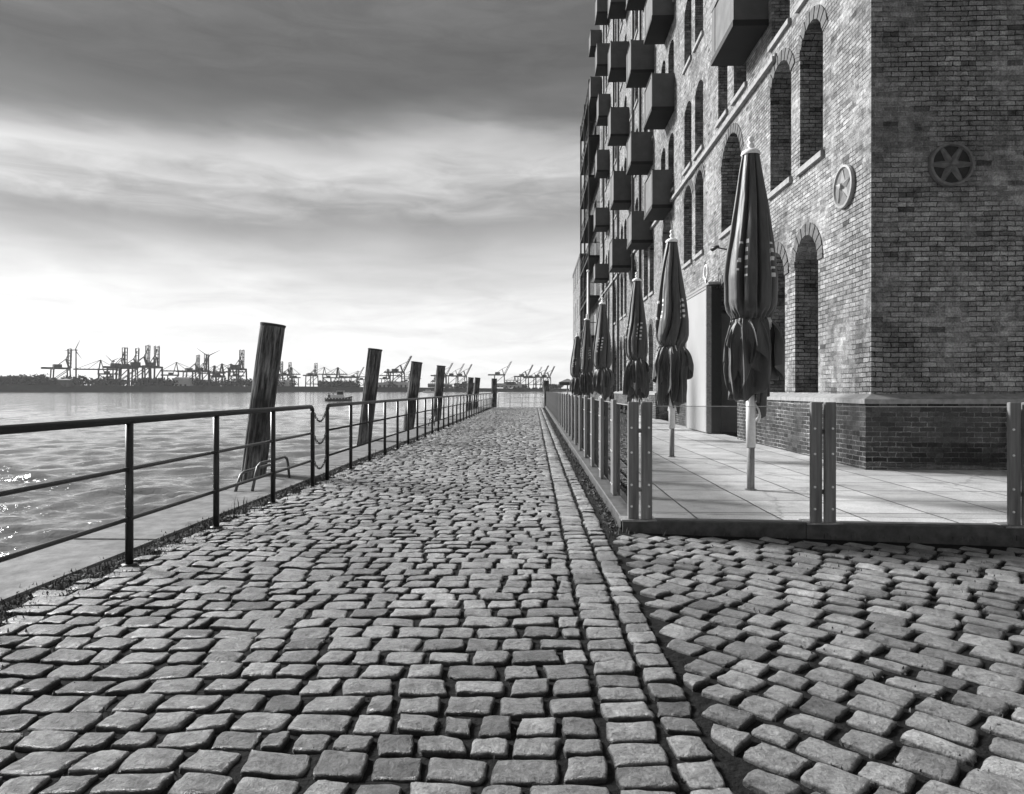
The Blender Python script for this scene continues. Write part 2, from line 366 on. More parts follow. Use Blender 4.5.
# ------------------------------------------------------------------ setting: water, quay, terrace, far bank
QX = -4.05          # quay edge
WZ = -2.0           # water level
rg = np.random.default_rng(2)
NR_, NT_ = 560, 720
rad = 3.2 * (700 / 3.2) ** (np.arange(NR_) / (NR_ - 1)); ang = np.radians(np.linspace(84, 215, NT_))
RR, AA = np.meshgrid(rad, ang, indexing='ij'); XX = RR * np.cos(AA); YY = RR * np.sin(AA); ZZ = np.zeros_like(XX)
cell = np.maximum(RR * 0.0096, RR * math.radians(131) / NT_)
for _ in range(90):
    lam = float(np.exp(rg.uniform(math.log(0.26), math.log(4.2)))); th_ = math.radians(rg.normal(-66, 30)); kx, ky = math.cos(th_) * 2 * PI / lam, math.sin(th_) * 2 * PI / lam
    ph_ = kx * XX + ky * YY + rg.uniform(0, 6.28) + 0.6 * np.sin(XX * .21 + YY * .13 + rg.uniform(0, 6))
    sn = np.sin(ph_); amp_ = 0.0092 * lam ** 0.6
    ZZ += amp_ * (sn - 0.35 * np.cos(2 * ph_)) * np.clip(lam / (cell * 2.6) - 0.6, 0, 1)
gust = 0.75 + 0.35 * np.sin(XX * .05 + 1.3 * np.sin(YY * .037)) * np.sin(YY * .06 + XX * .02)
ZZ = ZZ * gust * np.clip((700 - RR) / 200, 0, 1)
ii, jj = np.meshgrid(np.arange(NR_ - 1), np.arange(NT_ - 1), indexing='ij'); q0 = (ii * NT_ + jj).ravel()
Vw = np.stack([XX, YY, ZZ + WZ], -1).reshape(-1, 3); Fw = np.stack([q0, q0 + NT_, q0 + NT_ + 1, q0 + 1], 1)
b0 = len(Vw); Vw = np.concatenate([Vw, [(-5000, -600, WZ - .25), (5000, -600, WZ - .25), (5000, 5200, WZ - .25), (-5000, 5200, WZ - .25)]]); Fw = np.concatenate([Fw, [(b0, b0 + 1, b0 + 2, b0 + 3)]])
structure(np_mesh('water', Vw, Fw, 'river_water'))

def gh(x, y):       # height of the paved ground
    z = 0.012 * noise.noise(Vector((x * 0.6, y * 0.4, 0)))
    if x > 0.7: z -= 0.018 * (x - 0.7) * max(0.0, min(1.0, (9 - y) / 2))
    return z
# bed of soil between the setts
xs = np.concatenate([np.arange(-3.45, 1.0, 0.15), np.arange(1.0, 14.1, 0.5)]); ys = np.concatenate([np.arange(-8, 12, 0.2), np.arange(12, 52.6, 0.6)])
V = [(x, y, gh(x, y) - 0.019 + 0.008 * noise.noise(Vector((x * 7, y * 7, 3)))) for y in ys for x in xs]
nx = len(xs); F = [(j * nx + i, j * nx + i + 1, (j + 1) * nx + i + 1, (j + 1) * nx + i) for j in range(len(ys) - 1) for i in range(nx - 1)]
structure(np_mesh('ground', V, F, 'soil'))
q = MB(); q.box(QX + .01, 60, -60, 52.9, -6, -0.30); q.box(1.4, 60, 52.9, 130, -6, 0.0)
structure(q.build('quay', 'quay_wall'))
# concrete coping strip along the edge
q = MB(); yy = -30.0
rnd = random.Random(5)
while yy < 52.6:
    y2 = min(yy + 3.0, 52.6); q.bev(QX, -3.28, yy, y2 - 0.012, -0.9, 0.0 + rnd.uniform(-.004, .004), 0.02); yy = y2
structure(q.build('pavement', 'concrete'))

# ---- setts
rnd = random.Random(11)
nrnd = np.random.default_rng(4)
quads = []   # (4 corners xy ccw, near flag)
def addq(c, cx, cy, bright=None):
    quads.append((c, cx, cy, bright))
def row_zone(x0f, x1, y0, y1, pitch, lmin, lmax, gap, skew=0.0):
    y = y0; 
    while y < y1:
        p = pitch * rnd.uniform(0.86, 1.14); x = x0f - (rnd.uniform(0, lmax) if x1 - x0f > 1 else 0)
        off = rnd.uniform(0, 10)
        while x < x1:
            ln = rnd.uniform(lmin, lmax)
            if rnd.random() < .12: ln *= 0.7
            if x + ln > x1 - 0.09: ln = x1 - x
            if ln > 0.07 and x + ln > x0f:
                def wy(xx): return 0.06 * noise.noise(Vector((xx * 0.7, y * 0.35, 0))) + 0.015 * noise.noise(Vector((xx * 2.2, y * 1.2, 4)))
                g = gap * rnd.uniform(0.6, 1.35) / 2; j = lambda s=0.007: rnd.uniform(-s, s)
                sl = rnd.uniform(-.009, .009)
                c = [(x + g + j() - sl, y + g + wy(x) + j()), (x + ln - g + j() - sl, y + g + wy(x + ln) + j()), (x + ln - g + j() + sl, y + p - g + wy(x + ln) + j()), (x + g + j() + sl, y + p - g + wy(x) + j())]
                addq(c, x + ln / 2, y + p / 2)
            x += ln
        y += p
row_zone(-2.97, 0.262, -1.0, 52.5, 0.157, 0.15, 0.265, 0.024)
row_zone(0.266, 0.482, -1.0, 52.5, 0.15, 0.214, 0.215, 0.016)
# single border course of near-square setts
row_zone(0.488, 0.648, -1.0, 6.9, 0.16, 0.158, 0.16, 0.018)
row_zone(0.492, 0.66, 6.9, 52.5, 0.16, 0.16, 0.17, 0.03)
# diagonal zone in front of the terrace, bending to an arc at the far right
def diag(u, v):     # rows along u
    a = R(-43)
    x = 0.6 + u * math.cos(a) - v * math.sin(a); y = 2.6 + u * math.sin(a) + v * math.cos(a)
    k = max(0, x - 2.2); y += 0.07 * k * k; 
    return x, y
v = -9.0
while v < 12:
    p = 0.180 * rnd.uniform(0.9, 1.1); u = -12 + rnd.uniform(0, .3)
    while u < 14:
        ln = rnd.uniform(0.16, 0.22) + (rnd.uniform(0.03, .09) if diag(u, v)[0] > 1.3 else 0)
        c0 = diag(u + ln / 2, v + p / 2)
        ye = 6.40 - 0.08 * (c0[0] - 0.8)
        if 0.69 < c0[0] < 9.5 and -1 < c0[1] < ye:
            g = 0.026 * rnd.uniform(0.6, 1.4) / 2; j = lambda s=0.010: rnd.uniform(-s, s)
            g2 = g * 1.5; c = [diag(u + g + j(), v + g2 + j()), diag(u + ln - g + j(), v + g2 + j()), diag(u + ln - g + j(), v + p - g2 + j()), diag(u + g + j(), v + p - g2 + j())]
            addq([(min(9.9, max(0.665, a)), b_) for a, b_ in c], *c0)
        u += ln
    v += p
def stones(sel, par):
    U = np.array(par); n = len(U)
    uu, vv = np.meshgrid(U, U); uu = uu.ravel(); vv = vv.ravel()
    C = np.array([s[0] for s in sel]); m = len(C)                     # m,4,2
    w00 = (1 - uu) * (1 - vv) / 4; w10 = (1 + uu) * (1 - vv) / 4; w11 = (1 + uu) * (1 + vv) / 4; w01 = (1 - uu) * (1 + vv) / 4
    k = 1 - 0.10 * (np.abs(uu) ** 6) * (np.abs(vv) ** 6)
    cen = C.mean(1, keepdims=True)
    WT = np.stack([w00, w10, w11, w01], 1)                            # g,4
    P = np.einsum('gk,mkd->mgd', WT, C); P = cen + (P - cen) * k[None, :, None]
    edge = np.maximum(np.abs(uu), np.abs(vv))
    zz = np.where(edge > .995, -0.036, np.where(edge > .97, -0.011, np.where(edge > .86, -0.0035, 0.0)))[None, :] + 0.004 * ((1 - uu ** 2) * (1 - vv ** 2))[None, :] * nrnd.uniform(0.2, 1.6, (m, 1))
    bg_ = nrnd.normal(0, 0.004, (m, 4))
    P[:, :, 0] += bg_[:, 0:1] * (np.clip(uu, 0, 1) ** 2 * (1 - vv ** 2))[None] - bg_[:, 1:2] * (np.clip(-uu, 0, 1) ** 2 * (1 - vv ** 2))[None]
    P[:, :, 1] += bg_[:, 2:3] * (np.clip(vv, 0, 1) ** 2 * (1 - uu ** 2))[None] - bg_[:, 3:4] * (np.clip(-vv, 0, 1) ** 2 * (1 - uu ** 2))[None]
    P += 0.0025 * np.sin(uu[None, :, None] * nrnd.uniform(2, 5, (m, 1, 2)) + nrnd.uniform(0, 6, (m, 1, 2)) + vv[None, :, None] * nrnd.uniform(2, 5, (m, 1, 2)))
    # wobbly outline + chipped top
    amp = np.where(edge > .97, 0.0008, np.where(edge > .85, 0.0020, 0.001))
    P += nrnd.normal(0, 1, P.shape) * amp[None, :, None]
    zz = zz + nrnd.normal(0, 0.0012, zz.shape) + 0.0016 * np.sin(uu[None] * nrnd.uniform(1, 5, (m, 1)) + vv[None] * nrnd.uniform(1, 5, (m, 1)) + nrnd.uniform(0, 6, (m, 1)))
    tilt = nrnd.normal(0, 0.003, (m, 2, 1)); zz = zz + tilt[:, 0] * uu[None] + tilt[:, 1] * vv[None]
    base = np.array([gh(s[1], s[2]) for s in sel]) + nrnd.normal(0, 0.003, m)
    zz = zz + base[:, None]
    V = np.concatenate([P, zz[..., None]], 2).reshape(-1, 3)
    i, j = np.meshgrid(np.arange(n - 1), np.arange(n - 1)); q0 = (j * n + i).ravel()
    f = np.stack([q0, q0 + 1, q0 + n + 1, q0 + n], 1)
    F = (f[None] + (np.arange(m) * n * n)[:, None, None]).reshape(-1, 4)
    colr = (np.clip(nrnd.normal(0.27, 0.07, m), 0.09, 0.46)[:, None] * np.where(edge > .995, 0.04, np.where(edge > .97, 0.22, 1.0))[None, :]).ravel()   # joint shade painted into the colour of the stone sides and rims
    return V, F, colr
near = [s for s in quads if s[2] < 13 and abs(s[1]) < 8]; far = [s for s in quads if not (s[2] < 13 and abs(s[1]) < 8)]
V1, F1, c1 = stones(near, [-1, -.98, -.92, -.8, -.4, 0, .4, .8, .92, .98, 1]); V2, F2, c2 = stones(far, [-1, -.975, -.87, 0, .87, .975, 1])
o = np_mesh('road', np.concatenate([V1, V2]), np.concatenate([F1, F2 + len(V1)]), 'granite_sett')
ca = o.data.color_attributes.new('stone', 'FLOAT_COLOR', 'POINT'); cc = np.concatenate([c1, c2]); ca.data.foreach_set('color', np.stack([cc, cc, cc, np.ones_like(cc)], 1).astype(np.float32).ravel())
structure(o)

# ---- terrace and its kerb beam
TZ = 0.085
def fy(x): return 6.50 - 0.06 * (x - 0.82)
t_ = MB(); t_.add([(0.98, fy(.98) + .1, TZ), (16, fy(16) + .1, TZ), (16, 60, TZ), (0.98, 60, TZ)], [(0, 1, 2, 3)])
t_.add([(16, fy(16) + .1, TZ), (60, 5, TZ), (60, 60, TZ), (16, 60, TZ)], [(0, 1, 2, 3)]); t_.add([(1.4, 60, TZ), (60, 60, TZ), (60, 130, TZ), (1.4, 130, TZ)], [(0, 1, 2, 3)])
structure(t_.build('terrace', 'terrace_slab'))
k = MB()
k.bev(0.82, 0.99, 6.52, 53, -0.15, TZ + 0.012, 0.008)
for x0, x1 in ((0.82, 2.46), (2.46, 5.3), (5.3, 9.2), (9.2, 16)):
    z1 = TZ + 0.012
    vs = []
    for x, d in ((x0, 0), (x1 - .006, 0)):
        for yo, z in ((0, -0.22), (0, z1 - .01), (0.01, z1), (0.15, z1), (0.15, -0.22)): vs.append((x, fy(x) + yo, z))
    k.add(vs, [(0, 5, 6, 1), (1, 6, 7, 2), (2, 7, 8, 3), (3, 8, 9, 4), (0, 1, 2, 3, 4), (9, 8, 7, 6, 5)])
structure(k.build('kerb', 'kerb_steel'))
k = MB()
for px in (0.97, 2.62, 4.31, 6.0): k.box(px - .16, px + .16, fy(px) - .004, fy(px) + .2, TZ, TZ + 0.017)
structure(k.build('kerb_plate', 'worn_steel'))

# ---- far bank
bk = MB(); line = [(-2600, 500), (-965, 1108), (-827, 1197), (-665, 1284), (-464, 1376), (-279, 1452), (-74, 1528), (58, 1575), (246, 1637), (2400, 2400)]
vs = []
for i, (x, y) in enumerate(line): hb = (9, 10, 10, 9, 8.5, 7, 5, 4.5, 4.5, 4.5)[i]; vs += [(x, y, -3), (x - 4, y + 8, hb), (x - 200, y + 900, hb + .5)]
bk.add(vs, [f for i in range(len(line) - 1) for f in ((3 * i, 3 * i + 3, 3 * i + 4, 3 * i + 1), (3 * i + 1, 3 * i + 4, 3 * i + 5, 3 * i + 2))])
structure(bk.build('far_bank', 'bank_dark'))
# far trees: one mass of leafy clumps
rnd = random.Random(3)
tv = MB()
def bankpt(t):
    t = t * 7; i = min(int(t), 6); f = t - i; a, b_ = line[i + 1], line[i + 2] if i + 2 < len(line) else line[i + 1]
    return a[0] + (b_[0] - a[0]) * f, a[1] + (b_[1] - a[1]) * f
for kk in range(900):
    t = rnd.random() ** 1.25; x, y = bankpt(t)
    if noise.noise(Vector((t * 22, 1, 5))) < -0.22 + 0.45 * t: continue
    hgt = rnd.uniform(11, 22) * (1 - 0.5 * t) * (1 + .5 * noise.noise(Vector((t * 40, 0, 0)))); r_ = hgt * 0.5
    cx, cy = x + rnd.uniform(-10, 10), y + rnd.uniform(16, 60)
    for b_ in range(34):
        a = rnd.uniform(0, 2 * PI); e_ = rnd.uniform(-.8, 1.3); rr_ = r_ * rnd.uniform(.5, 1.0)
        c = Vector((cx + rr_ * math.cos(a) * math.cos(e_) * 1.1, cy + rr_ * math.sin(a) * math.cos(e_), 8 - 4 * t + hgt * .48 + rr_ * math.sin(e_)))
        s_ = rnd.uniform(1.8, 3.6)
        d = [Vector((rnd.uniform(-1, 1), rnd.uniform(-1, 1), rnd.uniform(-1, 1))) * s_ for _ in range(4)]
        tv.add([c + q for q in d], [(0, 1, 2), (0, 2, 3), (0, 3, 1), (1, 3, 2)])
tag(tv.build('far_trees', 'far_trees'), 'dark mass of low trees along the far bank under the harbour cranes', 'trees', kind='stuff')

# ---- sheds and tanks on the far bank
def shed(x, y, w_, d_, h_, mat, label, roof=2.5):
    e_ = empty('warehouse', (x, y, 7), label, 'warehouse')
    b_ = MB(); b_.box(-w_ / 2, w_ / 2, 0, d_, 0, h_); b_.build('wall', mat, e_)
    b_ = MB(); b_.add([(-w_ / 2 - .6, -.6, h_), (w_ / 2 + .6, -.6, h_), (w_ / 2 + .6, d_ + .6, h_), (-w_ / 2 - .6, d_ + .6, h_), (-w_ / 2 - .6, d_ / 2, h_ + roof), (w_ / 2 + .6, d_ / 2, h_ + roof)],
           [(0, 1, 5, 4), (3, 4, 5, 2), (0, 4, 3), (1, 2, 5), (0, 3, 2, 1)]); b_.build('roof', 'far_steel', e_)
    for i in range(int(w_ // 9)):
        b_ = MB(); b_.box(-w_ / 2 + 3 + i * 9, -w_ / 2 + 7 + i * 9, -.3, 0.2, 0, min(5, h_ * .6)); b_.build('door', 'far_steel', e_)
shed(-845, 1205, 58, 20, 12, 'far_dark', 'dark flat shed on the far bank below the leftmost wind turbine')
shed(-665, 1300, 30, 20, 16, 'far_pale', 'pale block on the far bank right of the row of four tall cranes')
shed(-500, 1378, 26, 18, 11, 'far_pale', 'pale low warehouse just right of the nearest leaning pile')
shed(-290, 1462, 95, 22, 8, 'far_pale', 'long pale low warehouse seen between the second and third leaning piles')
shed(-205, 1490, 44, 20, 6, 'far_dark', 'dark low warehouse on the far bank above the white motorboat')
shed(-60, 1545, 66, 20, 5, 'far_pale', 'long low pale shed at the waterline behind the end of the path')

# ---- container cranes
def crane_proto(kind):
    H = 1.0
    g = MB(); lw = .024
    for sx in (-.20, .20):
        for sy in (-.14, .14): g.bar((sx * 1.0, sy, 0), (sx * .88, sy, .50), lw * 1.2)
        g.bar((sx, -.14, .16), (sx, .14, .16), lw); g.bar((sx * .9, -.14, .48), (sx * .9, .14, .48), lw)
    for sy in (-.14, .14):
        g.bar((-.20, sy, .17), (.20, sy, .17), lw); g.bar((-.20, sy, .17), (.18, sy, .48), lw * .7); g.bar((-.19, sy, .50), (.19, sy, .50), lw)
    g.box(-.16, .02, -.07, .07, .51, .60)
    for sx in (-.2, .2):
        for sy in (-.14, .14): g.box(sx - .05, sx + .05, sy - .03, sy + .03, -.01, .04)
    b_ = MB()
    b_.bar((-.42, 0, .50), (.22, 0, .50), .05, .05)
    if kind == 'up':
        mast = .74
        for s_ in (-.035, .035): b_.bar((.19, s_, .5), (.12, s_, mast), lw); b_.bar((.12, s_, mast), (-.15, s_, .5), lw * .6)
        for s_ in (-.045, .045): b_.bar((.22, s_, .5), (.235, s_, 1.0), .018); b_.bar((.17, s_, .5), (.165, s_, 1.0), .015)
        for i in range(6):
            z = .53 + i * .09
            for s_ in (-.045, .045): b_.bar((.165, s_, z), (.235, s_, z + (.04 if i % 2 else -.02)), .008)
            b_.bar((.235, -.045, z), (.235, .045, z), .012)
        b_.bar((.12, 0, mast), (.2, 0, .93), .02)
    elif kind == 'lean':
        mast = .72
        for s_ in (-.03, .03): b_.bar((.17, s_, .5), (.1, s_, mast), lw); b_.bar((.1, s_, mast), (-.2, s_, .5), lw * .6)
        for s_ in (-.03, .03): b_.bar((.2, s_, .5), (.46, s_, 1.0), .016)
        b_.bar((.17, 0, .54), (.42, 0, 1.0), .016)
        for i in range(8): f = i / 8; b_.bar((.18 + .25 * f, 0, .53 + .47 * f), (.23 + .26 * f, 0, .5 + .5 * (f + .06)), .06, .012)
        b_.bar((.1, 0, mast), (.36, 0, .84), .012)
    else:
        mast = 1.0
        for s_ in (-.035, .035): b_.bar((.2, s_, .5), (.12, s_, mast), lw * 1.3); b_.bar((.0, s_, .5), (.12, s_, mast), lw * .9)
        b_.bar((.22, 0, .66), (.95, 0, .66), .05, .045); b_.bar((-.42, 0, .66), (.22, 0, .66), .05, .045)
        b_.bar((.12, 0, mast), (.85, 0, .68), .014); b_.bar((.12, 0, mast), (.5, 0, .68), .014); b_.bar((.12, 0, mast), (-.38, 0, .68), .014)
        b_.bar((.19, 0, .5), (.19, 0, .68), .05)
        for i in range(10): b_.bar((-.4 + i * .135, 0, .64), (-.33 + i * .135, 0, .70), .04, .01)
    return g, b_
C = [('up',-861,1272,79,'container crane with raised boom beside the leftmost wind turbine'),('down',-811,1298,61,'low container crane with its boom down, right of the leftmost wind turbine'),
('up',-781,1313,84,'first from the left of the row of four tall raised-boom cranes'),('up',-762,1322,83,'second from the left of the row of four tall raised-boom cranes'),
('up',-746,1330,89,'third from the left of the row of four tall raised-boom cranes, the tallest'),('up',-732,1337,88,'fourth from the left of the row of four tall raised-boom cranes'),
('up',-666,1368,72,'raised-boom crane just left of the long-bladed wind turbine'),('up',-652,1374,74,'raised-boom crane standing in front of the long-bladed wind turbine'),
('down',-631,1384,57,'low crane with boom down just right of the long-bladed wind turbine'),('down',-605,1395,57,'low crane with boom down left of the lone tall crane before the nearest pile'),
('up',-592,1401,84,'lone tall crane with raised boom just left of the nearest leaning pile'),('down',-500,1440,51,'low crane with boom down, second group right of the nearest pile'),
('up',-521,1431,61,'raised-boom crane close to the right side of the nearest leaning pile'),('up',-506,1437,60,'raised-boom crane, second right of the nearest leaning pile'),
('up',-458,1457,59,'raised-boom crane above the left of the tug'),('down',-437,1465,52,'low crane with boom down left above the tug'),
('down',-412,1475,52,'low crane with boom down directly above the tug'),('lean',-384,1486,52,'small crane with slanting boom just left of the second pile'),
('down',-321,1510,49,'low crane with boom down just right of the second pile'),('lean',-298,1519,77,'tall crane with slanting boom between the second and third piles'),
('down',-267,1530,45,'low crane with boom down hard left of the third pile'),('up',-220,1548,36,'small raised-boom crane hard right of the third pile'),
('lean',-206,1552,63,'slanting-boom crane hard left of the fourth pile'),('lean',-181,1562,62,'slanting-boom crane first right of the fourth pile'),
('lean',-163,1568,61,'slanting-boom crane second right of the fourth pile'),('lean',-79,1597,68,'slanting-boom crane right of the pile at the corner of the path end'),
('down',-41,1610,35,'low boom-down crane above the middle of the path end fence'),('lean',-25,1616,61,'leftmost slanting-boom crane over the right half of the path end fence'),
('lean',-4,1623,56,'second slanting-boom crane over the right half of the path end fence'),('lean',11,1628,59,'third slanting-boom crane over the right half of the path end fence'),
('down',-737,1407,61,'low crane with boom down filling the gap right of the row of four tall cranes'),
('down',-717,1415,35,'very small crane behind the pale block right of the row of four tall cranes'),
('down',-661,1440,55,'second low crane with boom down right of the long-bladed wind turbine'),
('down',-552,1484,51,'low crane with boom down peeking out right behind the nearest leaning pile'),
('down',-386,1544,46,'low crane with boom down just left of the second pile, right of the tug'),
('down',-287,1577,40,'smallest low crane between the second and third piles'),
('lean',27,1633,58,'rightmost slanting-boom crane, nearest the far end of the building')]
protos = {}
rnd = random.Random(8)
for kd in ('up', 'down', 'lean'):
    protos[kd] = [x_ for x_ in crane_proto(kd)]
meshes = {}
for kd, x_, y_, h_, lab in C:
    e_ = empty('container_crane', (x_, y_, 5), lab, 'crane', 'container cranes on the far bank')
    for nm, mb in (('gantry', protos[kd][0]), ('boom', protos[kd][1])):
        if (kd, nm) not in meshes:
            o = mb.build(nm, 'far_steel', e_); meshes[kd, nm] = o.data
        else:
            o = bpy.data.objects.new(nm, meshes[kd, nm]); COL.objects.link(o); o.parent = e_
    sc_ = (h_ - 5) * (0.98 if kd != 'down' else 0.95)
    rz_ = rnd.uniform(-.5, .5) + (PI if kd == 'down' and rnd.random() < .4 else 0) + (1.1 if kd == 'up' else 0)
    e_.scale = (sc_, sc_, sc_); e_.rotation_euler.z = rz_
    if kd == 'up': e_.location.x -= .2 * sc_ * math.cos(rz_); e_.location.y -= .2 * sc_ * math.sin(rz_)
def turbine(x, y, hz, bl, ang, rz, label):
    e_ = empty('wind_turbine', (x, y, 3), label, 'wind turbine', 'wind turbines on the far bank', rz)
    b_ = MB(); b_.tube([(0, 0, 0), (0, 0, hz - 3)], [2.0, 1.1]); b_.build('tower', 'far_steel', e_)
    b_ = MB(); b_.tube([(0, -3, hz - 3), (0, -2, hz - 3), (0, 4, hz - 3)], [.8, 1.6, 1.3]); b_.build('nacelle', 'far_steel', e_)
    for i in range(3):
        a = ang + i * 2 * PI / 3; d = Vector((math.cos(a), 0, math.sin(a))); n_ = Vector((-math.sin(a), 0, math.cos(a)))
        p = Vector((0, -3.4, hz - 3)); b_ = MB()
        vs = []
        for f, wd in ((0, .6), (.15, 1.0), (.5, .7), (1, .25)):
            for s_, dy in ((-1, 0), (0, -.4), (1, 0), (0, .4)): vs.append(p + d * bl * f + n_ * wd * s_ + Vector((0, dy, 0)))
        b_.add(vs, [(4 * i_ + j, 4 * i_ + (j + 1) % 4, 4 * i_ + 4 + (j + 1) % 4, 4 * i_ + 4 + j) for i_ in range(3) for j in range(4)] + [(3, 2, 1, 0), (12, 13, 14, 15)])
        b_.build('blade', 'far_steel', e_)
turbine(-981, 1470, 87, 23, R(65), 0.1, 'leftmost wind turbine, blades spread, rising clear above the trees')
turbine(-902, 1473, 63, 22, R(20), -.2, 'small wind turbine left of the row of four tall cranes')
turbine(-697, 1479, 74, 31, R(25), 0, 'long-bladed wind turbine behind the second group of cranes')

# ---- boats
e_ = empty('tugboat', (-58.5, 208, WZ), 'small dark tug with pale wheelhouse out on the river, left of the second pile', 'boat', rz=R(8))
def hull_mb(Ln, B, H, sheer=.5):
    h = MB(); ns = 12; vs = []
    for i in range(ns + 1):
        f = i / ns; x = (f - .5) * Ln; wd = B / 2 * (1 - abs(2 * f - 1) ** 3.0 * (.95 if f > .5 else .35)); top = H + sheer * (2 * f - 1) ** 2 * (1.2 if f > .5 else .3)
        vs += [(x, -wd, top), (x * .97, -wd * .8, -.3), (x * .97, wd * .8, -.3), (x, wd, top)]
    fs = [(4 * i + j, 4 * i + 4 + j, 4 * i + 5 + j, 4 * i + 1 + j) for i in range(ns) for j in range(3)] + [(4 * i + 3, 4 * i + 7, 4 * i + 4, 4 * i) for i in range(ns)]
    fs += [(0, 1, 2, 3), (4 * ns + 3, 4 * ns + 2, 4 * ns + 1, 4 * ns)]
    return h.add(vs, fs)
hull_mb(8.0, 2.8, .9).build('hull', 'boat_dark', e_)
b_ = MB()
for i in range(9): b_.tube([(-3.6 + i * .9, -1.42, .75), (-3.3 + i * .9, -1.42, .75)], .16, 8)
b_.build('fender', 'boat_white', e_)
b_ = MB(); b_.bev(-2.2, 1.6, -.9, .9, .9, 1.9, .05); b_.build('cabin', 'boat_white', e_)
b_ = MB(); b_.bev(-.4, 1.4, -.75, .75, 1.9, 2.9, .06); wh_ = b_.build('wheelhouse', 'boat_dark', e_)
b_ = MB(); b_.box(-.3, 1.3, -.78, -.751, 2.2, 2.7); b_.build('window', 'window_glass', wh_)
b_ = MB(); b_.bev(-.6, 1.7, -.95, .95, 2.9, 3.02, .03); b_.build('roof', 'boat_white', e_)
b_ = MB(); b_.tube([(-.2, 0, 3.0), (-.4, 0, 4.3)], [.06, .03], 6); b_.bar((-.75, 0, 3.8), (.1, 0, 3.8), .05); b_.build('mast', 'boat_dark', e_)
b_ = MB(); b_.tube([(-1.6, 0, 1.9), (-1.7, 0, 2.9)], .22, 8); b_.build('funnel', 'boat_dark', e_)
for px_ in (-2.6, -3.0):
    b_ = MB(); b_.tube([(px_, .2, .95), (px_, .2, 1.7), (px_, .2, 2.1)], [.22, .25, .1], 8); b_.tube([(px_, .2, 2.1), (px_, .2, 2.35), (px_, .2, 2.45)], [.09, .13, .05], 8); b_.build('winch' if px_ > -2.8 else 'bollard', 'boat_dark', e_)
e_ = empty('motorboat', (-134, 885, WZ), 'low white motorboat far out on the river between the third and fourth piles', 'boat')
hull_mb(14, 4, 1.6).build('hull', 'boat_white', e_); b_ = MB(); b_.bev(-3.5, 2.5, -1.4, 1.4, 1.6, 3.4, .2); b_.build('cabin', 'boat_white', e_)
b_ = MB(); b_.box(-3.2, 2.0, -1.44, -1.41, 2.2, 2.9); b_.build('window', 'window_glass', e_)

# ------------------------------------------------------------------ timber piles
def pile(x, y, top, r, lean, label, seed):
    e_ = empty('mooring_pile', (x, y, WZ + (top - WZ) * .5), label, 'pile', 'leaning timber piles along the quay edge')
    e_.rotation_euler = (0, math.atan(lean[0]), 0)
    rn = random.Random(seed); n_ = 56; H = top - WZ; vs = []; rows = 30
    z0 = -3
    for i in range(rows + 1):
        z = z0 + (H - z0) * i / rows
        for k_ in range(n_):
            a = 2 * PI * k_ / n_
            cr = noise.noise(Vector((math.cos(a) * 5 + seed * 3, math.sin(a) * 5, z * .22)))
            cr2 = noise.noise(Vector((math.cos(a) * 14 + seed, math.sin(a) * 14, z * .5)))
            rr = r * (1.03 - .03 * i / rows) * (1 + .05 * noise.noise(Vector((math.cos(a), math.sin(a), z * .4 + seed)))) - max(0, .07 - abs(cr)) * .36 - abs(cr2) * .012
            vs.append((rr * math.cos(a), rr * math.sin(a), z - H * .5 + (.03 * noise.noise(Vector((a * 2, seed, 0))) if i == rows else 0)))
    fs = [(i * n_ + k_, i * n_ + (k_ + 1) % n_, (i + 1) * n_ + (k_ + 1) % n_, (i + 1) * n_ + k_) for i in range(rows) for k_ in range(n_)] + [tuple(range(rows * n_, rows * n_ + n_))]
    b_ = MB(); b_.add(vs, fs); b_.build('trunk', 'pile_wood', e_)
    b_ = MB(); c = (0, 0, H * .5 + .012); b_.lathe([(r + .006, -.03), (r + .010, .004), (r - .01, .012), (0.001, .014)], 40, 0, c); b_.build('cap', 'black_iron', e_)
# H from water: pile centre given at mid height
for a_ in ((-4.36, 10.80, 2.33, .185, (.135, .0), 'nearest and tallest leaning timber pile, weathered, with a dark cap', 1),
           (-4.37, 18.0, 2.36, .18, (.12, .0), 'second leaning timber pile along the railing, right of the tug', 2),
           (-4.36, 24.3, 2.28, .195, (.13, .0), 'third leaning timber pile from the nearest', 3),
           (-4.36, 31.3, 2.38, .20, (.09, .0), 'fourth leaning timber pile, slightly slimmer looking, before the double pile', 4),
           (-4.50, 48.0, 2.15, .20, (.08, .0), 'left pile of the pair standing close together near the end', 5),
           (-4.12, 48.5, 2.15, .20, (.10, .0), 'right pile of the pair standing close together near the end', 6),
           (-3.05, 53.3, 2.15, .21, (.01, .0), 'upright dark pile at the left corner of the path end fence', 7),
           (0.95, 53.4, 2.0, .24, (-.02, .0), 'upright dark pile at the right corner of the path end fence', 8)): pile(*a_)

